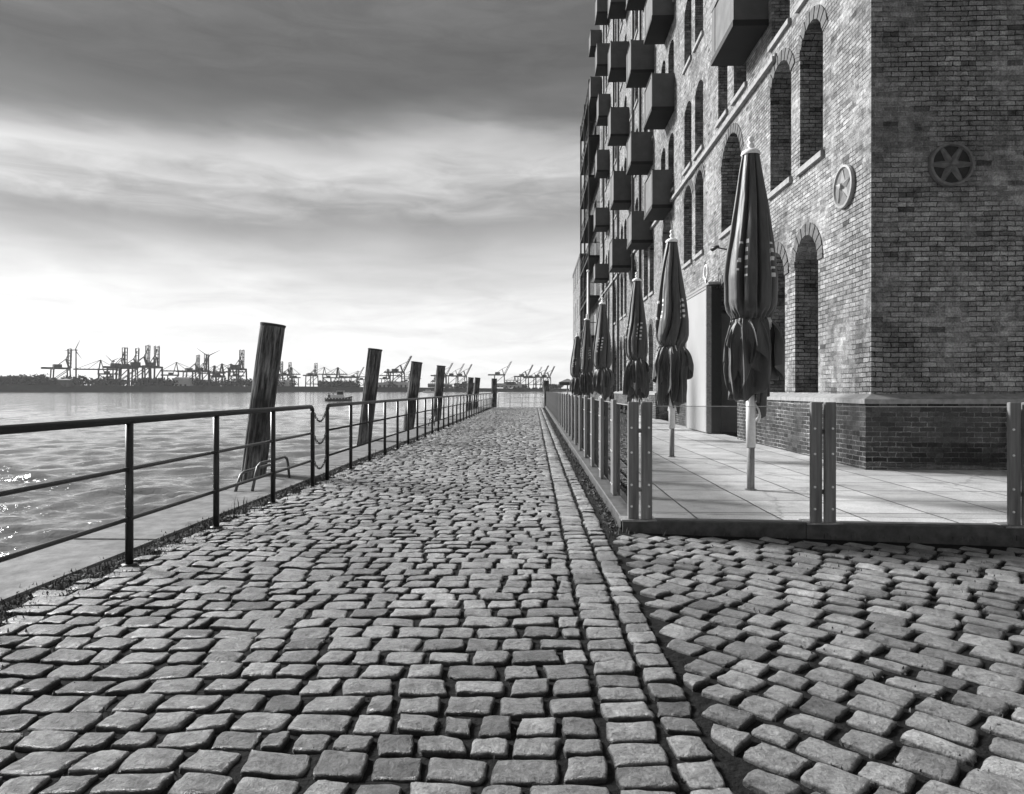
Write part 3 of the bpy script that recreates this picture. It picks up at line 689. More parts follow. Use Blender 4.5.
# ------------------------------------------------------------------ railing along the quay
RX = -3.0
def railing(name, label, posts, open_start, open_end, mat='rail_paint', axis='y', group=None, x0=RX, pr=.028):
    e_ = empty(name, (x0, posts[0], 0) if axis == 'y' else (posts[0], x0, 0), label, 'railing', group)
    def pt(s_, z): return (0, s_ - posts[0], z) if axis == 'y' else (s_ - posts[0], 0, z)
    zt = 1.075
    for i, p in enumerate(posts):
        b_ = MB()
        if (i == 0 and open_start) or (i == len(posts) - 1 and open_end): continue
        b_.tube([pt(p, -.05), pt(p, zt - .02)], pr, 12); b_.lathe([(.055, 0.0), (.055, .012), (pr, .014)], 14, 0, pt(p, 0)); b_.build('post', mat, e_, True)
    # top rail with rounded ends that turn down into the end posts
    path = []
    rr = .09
    if open_start: path += [pt(posts[0], -.05), pt(posts[0], zt - rr)] + [pt(posts[0] + rr - rr * math.cos(a), zt - rr + rr * math.sin(a)) for a in (R(22), R(45), R(68))] + [pt(posts[0] + rr, zt)]
    else: path += [pt(posts[0], zt)]
    if open_end: path += [pt(posts[-1] - rr, zt)] + [pt(posts[-1] - rr + rr * math.sin(a), zt - rr + rr * math.cos(a)) for a in (R(22), R(45), R(68))] + [pt(posts[-1], zt - rr), pt(posts[-1], -.05)]
    else: path += [pt(posts[-1], zt)]
    b_ = MB(); b_.tube(path, pr, 14); b_.build('top_rail', mat, e_, True)
    for z in (.715, .345):
        b_ = MB(); b_.tube([pt(posts[0], z), pt(posts[-1], z)], .016, 10); b_.build('lower_rail', mat, e_, True)
    return e_
railing('railing', 'near stretch of dark tubular railing with three rails, ending before the chain gap', [-3.4, -2.0, -.6, .82, 2.25, 3.68, 5.10, 6.52, 7.96, 9.40], False, True)
railing('railing', 'long far stretch of dark tubular railing running from the chain gap to the path end', [10.07 + 1.31 * i for i in range(33)], True, True)
for z, nm in ((.93, 'top'), (.62, 'middle'), (.27, 'lowest')):
    b_ = MB(); n_ = 15
    pts = [Vector((0, -.31 + .62 * i / n_, -.17 * (1 - (2 * i / n_ - 1) ** 2))) for i in range(n_ + 1)]
    for i in range(n_):
        a, c = pts[i], pts[i + 1]; d = (c - a) * .7; mdl = (a + c) / 2; side = Vector((1, 0, 0)) if i % 2 else Vector((0, -d.z, d.y)).normalized()
        ring = []
        for k_ in range(13):
            t = 2 * PI * k_ / 12; ring.append(mdl + d * math.cos(t) * .85 + side * .014 * math.sin(t))
        b_.tube(ring, .005, 5, cap=False)
    tag(b_.build('chain', 'black_iron', loc=(RX, 9.735, z + .1)), nm + ' of the three slack chains closing the gap in the railing', 'chain', 'chains across the railing gap')
# fence closing the end of the path
railing('end_railing', 'pale steel railing closing off the far end of the path between two piles', [-2.7, -1.8, -.9, 0, .75], False, False, 'white_paint', 'x', x0=52.5)
# ladder handholds on the quay edge
def hoop(y, label):
    e_ = empty('edge_guard', (-3.62, y, 0), label, 'guard rail', 'bent tube guards on the quay edge')
    for dx, hh, yy0 in ((0, .33, 0), (-.2, .22, -.05)):
        b_ = MB(); b_.tube([(dx, yy0 - .72, -.02), (dx, yy0 - .60, hh * .62), (dx, yy0 - .54, hh * .88), (dx, yy0 - .44, hh), (dx, yy0 + .45, hh), (dx, yy0 + .55, hh * .9), (dx, yy0 + .60, hh * .62), (dx, yy0 + .66, -.02)], .019, 10); b_.build('bar', 'guard_steel', e_, True)
hoop(9.6, 'low bent steel tube guards on the quay edge by the nearest pile')
hoop(26.0, 'far low bent steel tube guards on the quay edge just past the third pile')

# ------------------------------------------------------------------ glass fences on the terrace kerb
def board_pair(parent, x, y, dirx, zt, bolts, bolt_obj=[None]):
    z0 = TZ + 0.013
    for s_ in (-1, 1):
        b_ = MB(); w_ = .1; th = .045; c = s_ * (.012 + w_ / 2)
        if dirx: b_.bev(c - w_ / 2, c + w_ / 2, -th / 2, th / 2, z0, zt, .006)
        else: b_.bev(-th / 2, th / 2, c - w_ / 2, c + w_ / 2, z0, zt, .006)
        p = b_.build('post', 'post_wood', parent, loc=(x, y, 0))
        if bolts:
            for z in (.22, .42, .72, .95) if dirx else (.22, .6, .95):
                if bolt_obj[0] is None:
                    q = MB(); q.tube([(0, .004, 0), (0, -.005, 0), (0, -.008, 0)], [.011, .011, .006], 10); bo = q.build('bolt', 'bolt', p); bolt_obj[0] = bo
                else: bo = copy_obj(bolt_obj[0], p); bo.parent = p
                bo.location = (c + s_ * .018, -th / 2 - .001, z) if dirx else (-th / 2 - .001, c, z)
                bo.rotation_euler.z = 0 if dirx else -PI / 2
    b_ = MB()
    for z in (.35, .9):
        if dirx: b_.box(-.03, .03, th / 2, th / 2 + .025, z, z + .04)
        else: b_.box(th / 2, th / 2 + .025, -.03, .03, z, z + .04)
    b_.build('clamp', 'worn_steel', parent, loc=(x, y, 0))
def pane(parent, a, c, zt):
    a = Vector(a); c = Vector(c); d = (c - a).normalized(); n_ = Vector((-d.y, d.x, 0)) * .005
    b_ = MB(); z0 = TZ + .06
    vs = [(p + n_ * s_).to_tuple()[:2] + (z,) for z in (z0, zt) for p, s_ in ((a, -1), (c, -1), (c, 1), (a, 1))]
    b_.add(vs, [(0, 1, 5, 4), (1, 2, 6, 5), (2, 3, 7, 6), (3, 0, 4, 7), (0, 3, 2, 1)])
    p_ = b_.build('pane', 'clear_glass', parent)
    b_ = MB(); a2, c2 = a.copy(), c.copy(); a2.z = c2.z = zt + .004; b_.bar(a2, c2, .012, .006); b_.build('edge', 'pale_steel', p_)
ef = empty('glass_fence', (0, 0, 0), 'glass fence with double timber posts along the front kerb of the terrace', 'fence')
fx = [0.985, 2.625, 4.32, 6.02, 7.72, 9.42]
for i, x in enumerate(fx): board_pair(ef, x, fy(x) + .06, True, 1.19, True)
for a, c in zip(fx, fx[1:]): pane(ef, (a + .01, fy(a) + .1, 0), (c - .01, fy(c) + .1, 0), 1.145)
es = empty('glass_fence', (0, 0, 0), 'long glass fence with double timber posts running down the path side of the terrace', 'fence')
sy = [8.12 + 1.47 * i for i in range(31)]
for i, y in enumerate(sy): board_pair(es, .92, y, False, 1.19, i < 4)
pane(es, (.945, fy(.9) + .12, 0), (.945, sy[0], 0), 1.145)
for a, c in zip(sy, sy[1:]): pane(es, (.955, a, 0), (.955, c, 0), 1.145)

# ------------------------------------------------------------------ closed parasols
def lerp_prof(pr, z):
    for (z0, r0), (z1, r1) in zip(pr, pr[1:]):
        if z0 >= z >= z1:
            f = (z0 - z) / (z0 - z1); return r0 + (r1 - r0) * f
    return pr[-1][1]
def parasol(x, y, label, seed, top=4.10, tie=2.08, hem=1.12, twist=0.5, fat=1.0, prints=True):
    rn = random.Random(seed)
    e_ = empty('parasol', (x, y, TZ), label, 'parasol', 'closed parasols standing in a row on the terrace')
    b_ = MB(); b_.tube([(0, 0, 0), (0, 0, .70)], .045, 16); b_.build('pole', 'pole_wood', e_, True)
    b_ = MB(); b_.tube([(0, 0, .52), (0, 0, 1.3)], .056, 18); b_.build('sleeve', 'white_sleeve', e_, True)
    b_ = MB(); b_.tube([(0, 0, .005), (0, 0, .012)], .07, 16); b_.build('floor_socket', 'worn_steel', e_)
    b_ = MB()
    for k_ in range(3):
        a = rn.uniform(0, 2 * PI) + k_ * 2.1; b_.tube([(.05 * math.cos(a), .05 * math.sin(a), 1.05), (.10 * math.cos(a), .10 * math.sin(a), .98), (.12 * math.cos(a), .12 * math.sin(a), .90), (.09 * math.cos(a + .4), .09 * math.sin(a + .4), .84)], .012, 6)
    b_.build('cord', 'white_sleeve', e_, True)
    b_ = MB(); b_.lathe([(.108, -.035), (.118, -.02), (.105, .01), (.07, .035), (.04, .045), (.022, .055), (.034, .07), (.044, .09), (.034, .11), (.018, .125), (.03, .14), (.040, .165), (.03, .19), (.0, .205)], 22, 0, (0, 0, top)); b_.build('finial', 'white_sleeve', e_, True)
    NA, NR = 168, 120
    k2 = (top - tie) / 2.05; pr = [(top, .10), (top - .3 * k2, .15), (top - .63 * k2, .205), (top - 1.24 * k2, .29), (top - 1.55 * k2, .318), (tie + .2, .312), (tie + .10, .285), (tie + .03, .225), (tie - .02, .212), (tie - .06, .19), (tie - .3, .17), (tie - .6, .14), (hem, .11), (hem - .6, .08)]
    ph = rn.uniform(0, 1); skirt_ph = rn.uniform(0, 6)
    vs = []; zs = []
    for i in range(NR + 1):
        f = i / NR
        for k_ in range(NA):
            a = 2 * PI * k_ / NA
            drop = .34 * noise.noise(Vector((math.cos(a) * 1.5, math.sin(a) * 1.5, seed))) + .20 * abs(math.sin(2.5 * a + skirt_ph)) + .12 * noise.noise(Vector((math.cos(a) * 5, math.sin(a) * 5, seed))) - .12 * math.cos(a) - .08
            z = top - f * (top - hem - drop)
            if z > tie - .05: z = top - f * (top - hem)
            zz = min(z, top)
            below = max(0, min(1, (tie - zz) / .25)); r0 = lerp_prof(pr, zz) * fat
            tw = twist * (top - zz) / (top - tie) * (.6 + .4 * noise.noise(Vector((seed, zz, 0))))
            aa = 4 * (a + tw + ph) + .5 * math.sin(a * 2 + seed) + .35 * noise.noise(Vector((math.cos(a), math.sin(a), zz * 1.1 + seed)))
            fr = (aa / PI) % 1.0
            groove = math.exp(-((min(fr, 1 - fr)) / .085) ** 2)
            lap = (fr - .5) * (1 - groove)
            amp = min(1, (top - zz) / .3 + .3)
            pinch = math.exp(-((zz - tie) / .09) ** 2)
            sm = .02 * noise.noise(Vector((math.cos(a) * 6, math.sin(a) * 6, zz * 3.5 + seed))) + .04 * noise.noise(Vector((math.cos(a) * 2.2, math.sin(a) * 2.2, zz * 1.6 + seed)))
            fac = 1 - .42 * amp * groove * min(1, max(0, (zz - tie) / .25)) + .13 * amp * lap + .03 * math.sin(fr * PI) + sm
            fac += pinch * .08 * math.sin(23 * a + 5 * noise.noise(Vector((math.cos(a) * 2, math.sin(a) * 2, seed))))
            if zz < tie:
                q = Vector((math.cos(a) * 1.2, math.sin(a) * 1.2, zz * .9 + seed)); dd = tie - zz
                f6 = (6 + seed % 4) * a + skirt_ph + 1.8 * noise.noise(q) + .7 * dd; f3 = 3 * a - skirt_ph + 1.2 * noise.noise(q * .7)
                tri = math.asin(math.sin(f6) * .98) / 1.45
                sk = 1 + below * (.44 * tri + .12 * math.sin(2.3 * f6 + 2 * noise.noise(q * 2.2)) + .12 * noise.noise(q * 5) + .14 * math.sin(f3) + .05 * math.sin(17 * a + 5 * noise.noise(q * 2)) + .14 * noise.noise(q * 3.2) + .14 * math.cos(a)) + (1 - below) * .12 * math.sin(15 * a + 3 * noise.noise(q))
                sh = below * (.30 * math.sin(f6 + 1.2) + .1 * noise.noise(q * 2.5))
                fac = 1 + (sk - 1) * min(1, dd / .05)
            r = r0 * fac
            bx = .02 * noise.noise(Vector((zz, seed, 0))) ; 
            a_ = a + (sh if zz < tie else 0); vs.append((r * math.cos(a_) + bx, r * math.sin(a_), z)); zs.append(aa)
    fs = []; mi = []
    for i in range(NR):
        z = (vs[i * NA][2]) - 0
        for k_ in range(NA):
            fs.append((i * NA + k_, (i + 1) * NA + k_, (i + 1) * NA + (k_ + 1) % NA, i * NA + (k_ + 1) % NA))
            p = 0
            if prints and tie + .5 < z < top - 1.05:
                ph_ = (zs[i * NA + k_] / PI) % 1.0; g_ = int(zs[i * NA + k_] // PI) % 8
                if g_ % 2 == 0 and .10 < ph_ < .30 and (i % 4) in (0, 1) and noise.noise(Vector((i * .9, g_ * 3.1, seed))) > -.25: p = 1
                if g_ % 2 == 1 and .74 < ph_ < .86 and (i % 4) in (1, 2) and noise.noise(Vector((i * .7, g_ * 2.1, seed))) > -.1: p = 1
            mi.append(p)
    b_ = MB(); b_.v = vs; b_.f = fs; b_.mi = mi
    b_.build('canopy', ['umbrella_cloth', 'print'], e_, True)
    cn_ = e_.children[-1]
    nf = 10
    for k_ in range(nf):          # loose cloth below the tie: overlapping hanging flaps
        f0 = 2 * PI * k_ / nf + rn.uniform(-.18, .18); Rk = rn.uniform(.23, .32) * fat; Lk = (tie - hem) * rn.uniform(.80, 1.12); off = rn.uniform(-.6, .6); curl = rn.uniform(-.25, .25)
        if abs((f0 + PI) % (2 * PI) - PI) < .45: Rk = .38 * fat; Lk *= .72      # the windward flap stands out
        np_ = rn.choice((1.5, 2, 2.5)); ph2 = rn.uniform(0, 6); wk = rn.uniform(.14, .20); NU, NV = 28, 30; vs2 = []
        for i2 in range(NV + 1):
            v2 = i2 / NV
            for j2 in range(NU + 1):
                u2 = 2 * j2 / NU - 1
                Lu = Lk * (1 - .42 * min(1.3, abs(u2 - off)) ** 1.3 + .05 * math.sin(7 * u2 + ph2)); zz = v2 * Lu
                r2_ = .208 * fat + (Rk - .208 * fat) * (1 - math.exp(-9 * zz)) - .05 * zz
                fold = (.006 + .055 * min(1, zz / .35)) * math.sin(np_ * PI * u2 + ph2 + 1.5 * zz) + .010 * math.exp(-zz * 7) * math.sin(11 * u2 + ph2) + .022 * noise.noise(Vector((u2 * 1.6, zz * 4, k_ * 3 + seed))) * min(1, zz * 6)
                tang = (.075 + wk * (1 - math.exp(-5 * zz))) * u2 * fat + .03 * math.cos(np_ * PI * u2 + ph2) * min(1, zz * 3) + curl * zz * .3
                rr2 = r2_ + fold - .05 * u2 * u2
                vs2.append((rr2 * math.cos(f0) - tang * math.sin(f0), rr2 * math.sin(f0) + tang * math.cos(f0), tie + .012 - zz + .02 * min(1, zz * 4) * math.sin(3 * u2 + ph2)))
        b_ = MB(); b_.add(vs2, [(i2 * (NU + 1) + j2, (i2 + 1) * (NU + 1) + j2, (i2 + 1) * (NU + 1) + j2 + 1, i2 * (NU + 1) + j2 + 1) for i2 in range(NV) for j2 in range(NU)]); fo = b_.build('flap', 'umbrella_cloth', cn_, True)
        so_ = fo.modifiers.new('thickness', 'SOLIDIFY'); so_.thickness = .003
    b_ = MB(); b_.tube([(.205 * fat * math.cos(t * PI / 12), .205 * fat * math.sin(t * PI / 12), tie + .02 * math.sin(t)) for t in range(25)], .013, 6, cap=False)
    b_.tube([(-.2 * fat, -.1, tie), (-.27, -.14, tie - .02), (-.29, -.15, tie - .09)], .01, 6); b_.build('tie_strap', 'black_iron', e_, True)
    b_ = MB()
    for k_ in range(5):
        a = rn.uniform(0, 2 * PI); c_ = Vector((.24 * fat * math.cos(a), .24 * fat * math.sin(a), tie + rn.uniform(-.02, .03)))
        b_.tube([c_, c_ + Vector((.02 * math.cos(a), .02 * math.sin(a), -.04)), c_ + Vector((.03 * math.cos(a + 1), .03 * math.sin(a + 1), -.09 - rn.uniform(0, .05)))], [.014, .012, .006], 6)
    b_.build('tie_cord', 'print', e_, True)
parasol(2.635, 8.6, 'nearest and largest closed dark parasol, tied at the middle with a flaring skirt', 3, twist=.25, fat=.93)
parasol(2.50, 12.78, 'second closed parasol from the front, twisted cloth tied low, beside the pale door', 8, top=3.92, tie=2.0, hem=1.0, twist=1.5, fat=.9)
parasol(2.60, 17.8, 'third closed parasol from the front, strapped low with light cords', 5, top=4.0, tie=1.98, hem=1.0, twist=1.0, fat=.85)
parasol(2.20, 22.6, 'fourth closed parasol from the front, right of the white flagpole', 7, top=4.0, tie=1.9, hem=1.0, twist=.8, fat=.92)
parasol(2.05, 27.2, 'fifth closed parasol from the front, slim, below the white flagpole', 9, top=3.95, tie=1.9, hem=1.0, twist=1.2, fat=.8)
parasol(2.25, 36.5, 'farthest closed parasol, short and dark, at the far end of the row', 12, top=4.0, tie=1.9, hem=.95, twist=.6, fat=1.15)
e_ = empty('flagpole', (2.15, 28.0, TZ), 'slim white bare pole rising above the fifth parasol', 'pole')
b_ = MB(); b_.tube([(0, 0, 0), (0, 0, 5.9)], [.06, .035], 10); b_.build('shaft', 'white_sleeve', e_, True)
b_ = MB(); b_.lathe([(.0, -.05), (.05, -.02), (.06, .02), (.03, .06), (0, .07)], 12, 0, (0, 0, 5.95)); b_.build('finial', 'white_sleeve', e_, True)
# small dark awning far down the terrace
e_ = empty('awning', (2.15, 45, TZ), 'flat dark open shade far down the terrace, left of the farthest parasol', 'awning')
b_ = MB(); b_.add([(-.55, -.55, 1.72), (.55, -.55, 1.72), (.55, .55, 1.72), (-.55, .55, 1.72), (0, 0, 1.95), (-.55, -.55, 1.52), (.55, -.55, 1.52), (.55, .55, 1.52), (-.55, .55, 1.52)],
       [(0, 1, 4), (1, 2, 4), (2, 3, 4), (3, 0, 4), (0, 5, 6, 1), (1, 6, 7, 2), (2, 7, 8, 3), (3, 8, 5, 0)]); b_.build('canopy', 'umbrella_cloth', e_)
b_ = MB(); b_.tube([(0, 0, 0), (0, 0, 1.9)], .04, 8); b_.build('pole', 'pole_wood', e_, True)

# ------------------------------------------------------------------ brick warehouse
FX, FY, HT = 5.20, 10.97, 36.0
BL = 55.5
eb = empty('brick_warehouse', (FX, FY, TZ), 'tall old brick warehouse with arched openings and stacked box balconies beside the terrace', 'building')
def bb(mb, name, mat, parent=eb, smooth=False):
    o = mb.build(name, mat, parent, smooth)
    if parent is eb: o.location = (-FX, -FY, -TZ)
    return o
def arc_open(y0, y1, z0, zs, rise, n=12):
    c = (y0 + y1) / 2; hw = (y1 - y0) / 2
    if rise >= hw - 1e-3: rad = hw; zc = zs
    else: rad = (hw * hw + rise * rise) / (2 * rise); zc = zs + rise - rad
    a0 = math.acos(min(1, hw / rad)) if rise < hw - 1e-3 else 0
    pts = [(y0, z0), (y1, z0)] if z0 is not None else []
    for i in range(n + 1):
        a = a0 + (PI - 2 * a0) * i / n; pts.append((c + rad * math.cos(a), zc + rad * math.sin(a)))
    return pts, (c, zc, rad, a0)
openings = []   # (kind, y0, y1, z0, spring, rise)
per = 8.9
for k_ in range(5):
    o_ = per * k_
    openings.append(('window', 12.98 + o_, 14.12 + o_, 1.25, 3.68, .57)); openings.append(('window', 14.68 + o_, 15.87 + o_, 1.25, 3.68, .57))
    if k_ < 4: openings.append(('doorway', 17.55 + o_, 20.35 + o_, TZ, 3.55, .75))
    openings.append(('window', 12.77 + o_, 13.86 + o_, 5.62, 7.75, .45)); openings.append(('window', 14.33 + o_, 15.58 + o_, 5.62, 7.75, .45))
    openings.append(('window', 17.75 + o_ , 19.62 + o_, 5.62, 7.3, .75))
    for lv in range(8):
        zb = 8.85 + 3.5 * lv
        for a, c in ((12.8, 13.9), (14.4, 15.5), (17.31, 18.4), (18.99, 19.95)):
            yc = a + o_
            if 390 - (zb - 1.3) * 700 / yc < -30 or (lv and k_ == 0): continue
            openings.append(('window', yc, c + o_, zb, zb + 1.9, .28))
openings = [o for o in openings if o[2] < BL - .6]
print('openings', len(openings))
outer = [Vector((FY, 0, TZ)), Vector((BL, 0, TZ)), Vector((BL, 0, HT)), Vector((FY, 0, HT))]
# doorways cut through the bottom edge: start the hole a hair above the ground
loops = [outer]; 
for kd, y0, y1, z0, zs, rise in openings:
    pts, _ = arc_open(y0, y1, max(z0, TZ + .004), zs, rise); loops.append([Vector((p[0], 0, p[1])) for p in pts][::-1])
tri = tessellate_polygon(loops); flat = [p for lp in loops for p in lp]
wl = MB(); fs = []
for a, b2, c in tri:
    A, B, C_ = flat[a], flat[b2], flat[c]
    nx_ = (B.x - A.x) * (C_.z - A.z) - (B.z - A.z) * (C_.x - A.x)
    fs.append((a, b2, c) if nx_ < 0 else (a, c, b2))
wl.add([(FX, p.x, p.z) for p in flat], fs)
for kd, y0, y1, z0, zs, rise in openings:
    pts, _ = arc_open(y0, y1, z0, zs, rise); n_ = len(pts); dep = .55 if kd == 'window' else .75
    vs = [(FX, p[0], p[1]) for p in pts] + [(FX + dep, p[0], p[1]) for p in pts]
    wl.add(vs, [(i, i + n_, (i + 1) % n_ + n_, (i + 1) % n_) for i in range(n_)])
# front gable wall facing the camera, far and back walls, roof
wl.add([(FX, FY, TZ), (24, FY, TZ), (24, FY, HT), (FX, FY, HT)], [(0, 1, 2, 3)])
wl.add([(FX, BL, TZ), (24, BL, TZ), (24, BL, HT), (FX, BL, HT)], [(3, 2, 1, 0)])
wl.add([(24, FY, TZ), (24, BL, TZ), (24, BL, HT), (24, FY, HT)], [(0, 1, 2, 3)])
bb(wl, 'wall', 'brick')
b_ = MB(); b_.box(FX - .2, 24.2, FY - .2, BL + .2, HT, HT + .4); bb(b_, 'roof', 'dark_stone')
# plinth with sloping stone ledge, broken by the doorways
PX, PY = 5.045, 10.82
segs = []; y = FY
ds = sorted([(o[1], o[2]) for o in openings if o[0] == 'doorway'])
for a, c in ds: segs.append((y, a)); y = c
segs.append((y, BL))
p1 = MB(); p2 = MB(); p3 = MB()
for a, c in segs:
    first = a == FY; ya = PY if first else a
    p1.add([(PX, ya, TZ), (PX, c, TZ), (PX, c, 1.09), (PX, ya, 1.09), (FX, c, TZ), (FX, c, 1.09), (FX, a, TZ), (FX, a, 1.09)], [(0, 3, 2, 1), (1, 2, 5, 4)] + ([] if first else [(0, 6, 7, 3)]))
    v_ = [(PX - .03, ya - (.03 if first else 0), 1.09), (PX - .03, c, 1.09), (PX - .03, c, 1.16), (PX - .03, ya - (.03 if first else 0), 1.16), (FX + .002, c, 1.24), (FX + .002, a, 1.24), (FX, c, 1.09), (FX, a, 1.09)]
    p2.add(v_, [(0, 3, 2, 1), (3, 5, 4, 2), (1, 2, 4, 6), (0, 1, 6, 7)] + ([] if first else [(0, 7, 5, 3)]))
p1.add([(PX, PY, TZ), (24, PY, TZ), (24, PY, 1.09), (PX, PY, 1.09)], [(0, 1, 2, 3)])
p2.add([(PX - .03, PY - .03, 1.09), (24, PY - .03, 1.09), (24, PY - .03, 1.16), (PX - .03, PY - .03, 1.16), (24, FY, 1.24), (FX, FY - .001, 1.24)], [(0, 1, 2, 3), (3, 2, 4, 5)])
p2.add([(PX - .03, PY - .03, 1.09), (24, PY - .03, 1.09), (24, FY, 1.09), (PX - .03, FY, 1.09)], [(3, 2, 1, 0)])
bb(p1, 'plinth', 'dark_brick'); bb(p2, 'ledge', 'ledge_stone')
# string course
b_ = MB(); b_.box(FX - .10, FX + .01, FY + 4.2, BL, 8.36, 8.46); b_.box(FX - .05, FX + .01, FY + 4.2, BL, 8.46, 8.52); bb(b_, 'string_course', 'sandstone')
# openings: frames, glass, arches, sills
nwin = 0
for kd, y0, y1, z0, zs, rise in openings:
    pts, (c, zc, rad, a0) = arc_open(y0, y1, z0, zs, rise)
    dep = .5 if kd == 'window' else .7
    x_ = FX + dep
    g_ = MB(); n_ = len(pts); g_.add([(x_ + .03, p[0], p[1]) for p in pts], [tuple(range(n_))[::-1]])
    f_ = MB(); th = .06
    ins = [((p[0] - (y0 + y1) / 2) * (1 - 2 * th / (y1 - y0)) + (y0 + y1) / 2, z0 + th + (p[1] - z0) * (1 - 2 * th / (zs + rise - z0))) for p in pts]
    vs = [(x_, p[0], p[1]) for p in pts] + [(x_, p[0], p[1]) for p in ins] + [(x_ + .03, p[0], p[1]) for p in ins]
    f_.add(vs, [(i, i + n_, (i + 1) % n_ + n_, (i + 1) % n_) for i in range(n_)] + [(i + n_, i + 2 * n_, (i + 1) % n_ + 2 * n_, (i + 1) % n_ + n_) for i in range(n_)])
    ym = (y0 + y1) / 2
    f_.box(x_ - .005, x_ + .028, ym - .03, ym + .03, z0 + th, zs + rise * .85)
    zz = z0 + .75
    while zz < zs + .1: f_.box(x_ - .003, x_ + .027, y0 + th, y1 - th, zz - .015, zz + .015); zz += .75
    fo = bb(f_, 'window' if kd == 'window' else 'door', 'window_frame'); go = g_.build('pane', 'window_glass', fo)
    if z0 < 8.0:       # brick voussoirs round the head, slightly proud
        v_ = MB(); nv = max(9, int((PI - 2 * a0) * (rad + .12) / .072)); ring = .23
        for i in range(nv):
            t0 = a0 + (PI - 2 * a0) * (i + .07) / nv; t1 = a0 + (PI - 2 * a0) * (i + .93) / nv
            q = [(c + rr_ * math.cos(t), zc + rr_ * math.sin(t)) for rr_, t in ((rad + .001, t0), (rad + ring, t0), (rad + ring, t1), (rad + .001, t1))]
            pr_ = .012 + .006 * ((i * 7) % 3)
            v_.add([(FX - pr_, a_, b2) for a_, b2 in q] + [(FX + .02, a_, b2) for a_, b2 in q], [(0, 1, 2, 3), (0, 4, 5, 1), (1, 5, 6, 2), (2, 6, 7, 3), (3, 7, 4, 0)])
        bb(v_, 'arch', 'voussoir')
    if kd == 'window' and z0 > 2:
        s_ = MB(); s_.add([(FX - .07, y0 - .06, z0 - .13), (FX - .07, y1 + .06, z0 - .13), (FX - .07, y1 + .06, z0 - .02), (FX - .07, y0 - .06, z0 - .02),
                           (FX + .2, y0 - .06, z0 - .13), (FX + .2, y1 + .06, z0 - .13), (FX + .2, y1 + .06, z0 + .03), (FX + .2, y0 - .06, z0 + .03)],
                          [(0, 3, 2, 1), (3, 7, 6, 2), (0, 4, 7, 3), (1, 2, 6, 5), (0, 1, 5, 4)])
        bb(s_, 'sill', 'sandstone')
# big sliding door leaf standing off the wall
for k_, o_ in ((0, 0),):
    b_ = MB(); b_.bev(4.78, 4.90, 19.62 + o_, 22.1 + o_, TZ + .03, 4.10, .01); d_ = bb(b_, 'door_leaf', 'door_leaf')
    b_ = MB(); b_.box(4.77, 4.91, 19.55 + o_, 19.62 + o_, TZ + .03, 4.11); b_.box(4.77, 4.91, 22.1 + o_, 22.17 + o_, TZ + .03, 4.11); b_.box(4.77, 4.91, 19.55 + o_, 22.17 + o_, 4.112, 4.18); q = b_.build('door_frame', 'worn_steel', d_)
    b_ = MB(); b_.box(4.912, 5.19, 19.56 + o_, 19.60 + o_, .1, 4.1); b_.build('bracket', 'black_iron', d_)
    b_ = MB(); b_.box(4.84, 5.19, 19.6 + o_, 22.3 + o_, 4.24, 4.30); bb(b_, 'door_track', 'worn_steel') if k_ == 0 else None
# wall lamp with ring bracket, drain pipe, small spot lamp
b_ = MB(); yl = 19.95
b_.tube([(FX, yl, 4.36), (FX - .28, yl, 4.34), (FX - .34, yl, 4.44)], .018, 8)
b_.tube([(FX - .34, yl + .2 * math.cos(t * PI / 10), 4.62 + .2 * math.sin(t * PI / 10)) for t in range(21)], .03, 8, cap=False); bb(b_, 'wall_bracket', 'white_sleeve', smooth=True)
b_ = MB(); b_.tube([(FX - .34, yl, 4.44), (FX - .34, yl, 4.2), (FX - .02, yl, 4.14)], .03, 8); bb(b_, 'drain_pipe', 'worn_steel', smooth=True)
b_ = MB(); b_.tube([(FX, 18.9, 5.05), (FX - .35, 18.9, 5.12)], .02, 6); b_.tube([(FX - .3, 18.75, 5.12), (FX - .42, 18.9, 5.08), (FX - .3, 19.1, 5.12)], [.03, .07, .03], 8); bb(b_, 'spotlight', 'black_iron', smooth=True)
# iron anchor plates: round with star ribs
def anchor(name_, c, axis, r, spokes, a_off):
    b_ = MB(); b_.lathe([(r * .97, 0), (r, .03), (r * .98, .055), (r * .88, .06), (r * .84, .035)], 48); b_.lathe([(r * .84, .035), (0.001, .033)], 48, 1)
    for i in range(spokes):
        a = a_off + 2 * PI * i / spokes; d = Vector((math.cos(a), math.sin(a), 0)); n_ = Vector((-d.y, d.x, 0))
        w0, w1 = (.20 * r, .10 * r) if spokes == 6 else (.26 * r, .02 * r); L1 = r * (.88 if spokes == 6 else .80)
        vs = [n_ * w0 + Vector((0, 0, .034)), -n_ * w0 + Vector((0, 0, .034)), d * L1 - n_ * w1 + Vector((0, 0, .034)), d * L1 + n_ * w1 + Vector((0, 0, .034)), Vector((0, 0, .085)), d * L1 + Vector((0, 0, .05))]
        b_.add(vs, [(4, 5, 3, 0), (1, 2, 5, 4), (5, 2, 3)])
    b_.lathe([(.11 * r * 1.6, .06), (.1 * r * 1.4, .10), (.001, .115)], 12)
    b_.v = [(x_, y_, z_ * (1.2 if axis == 'x' else 1.7)) for x_, y_, z_ in b_.v]
    M = Matrix(((0, 0, -1), (-1, 0, 0), (0, 1, 0))) if axis == 'x' else Matrix(((1, 0, 0), (0, 0, -1), (0, 1, 0)))
    b_.v = [tuple(M @ Vector(v) + Vector(c)) for v in b_.v]
    o = bb(b_, 'anchor_plate', ['plate_iron', 'plate_iron_field'] if axis == 'x' else ['plate_iron_mid', 'plate_iron_dark']); o['label'] = name_
plain('plate_iron', .2, .32, .6, 14, bs=.3, bd=.004)
plain('plate_iron_mid', .09, .17, .6, 14, bs=.3, bd=.004)
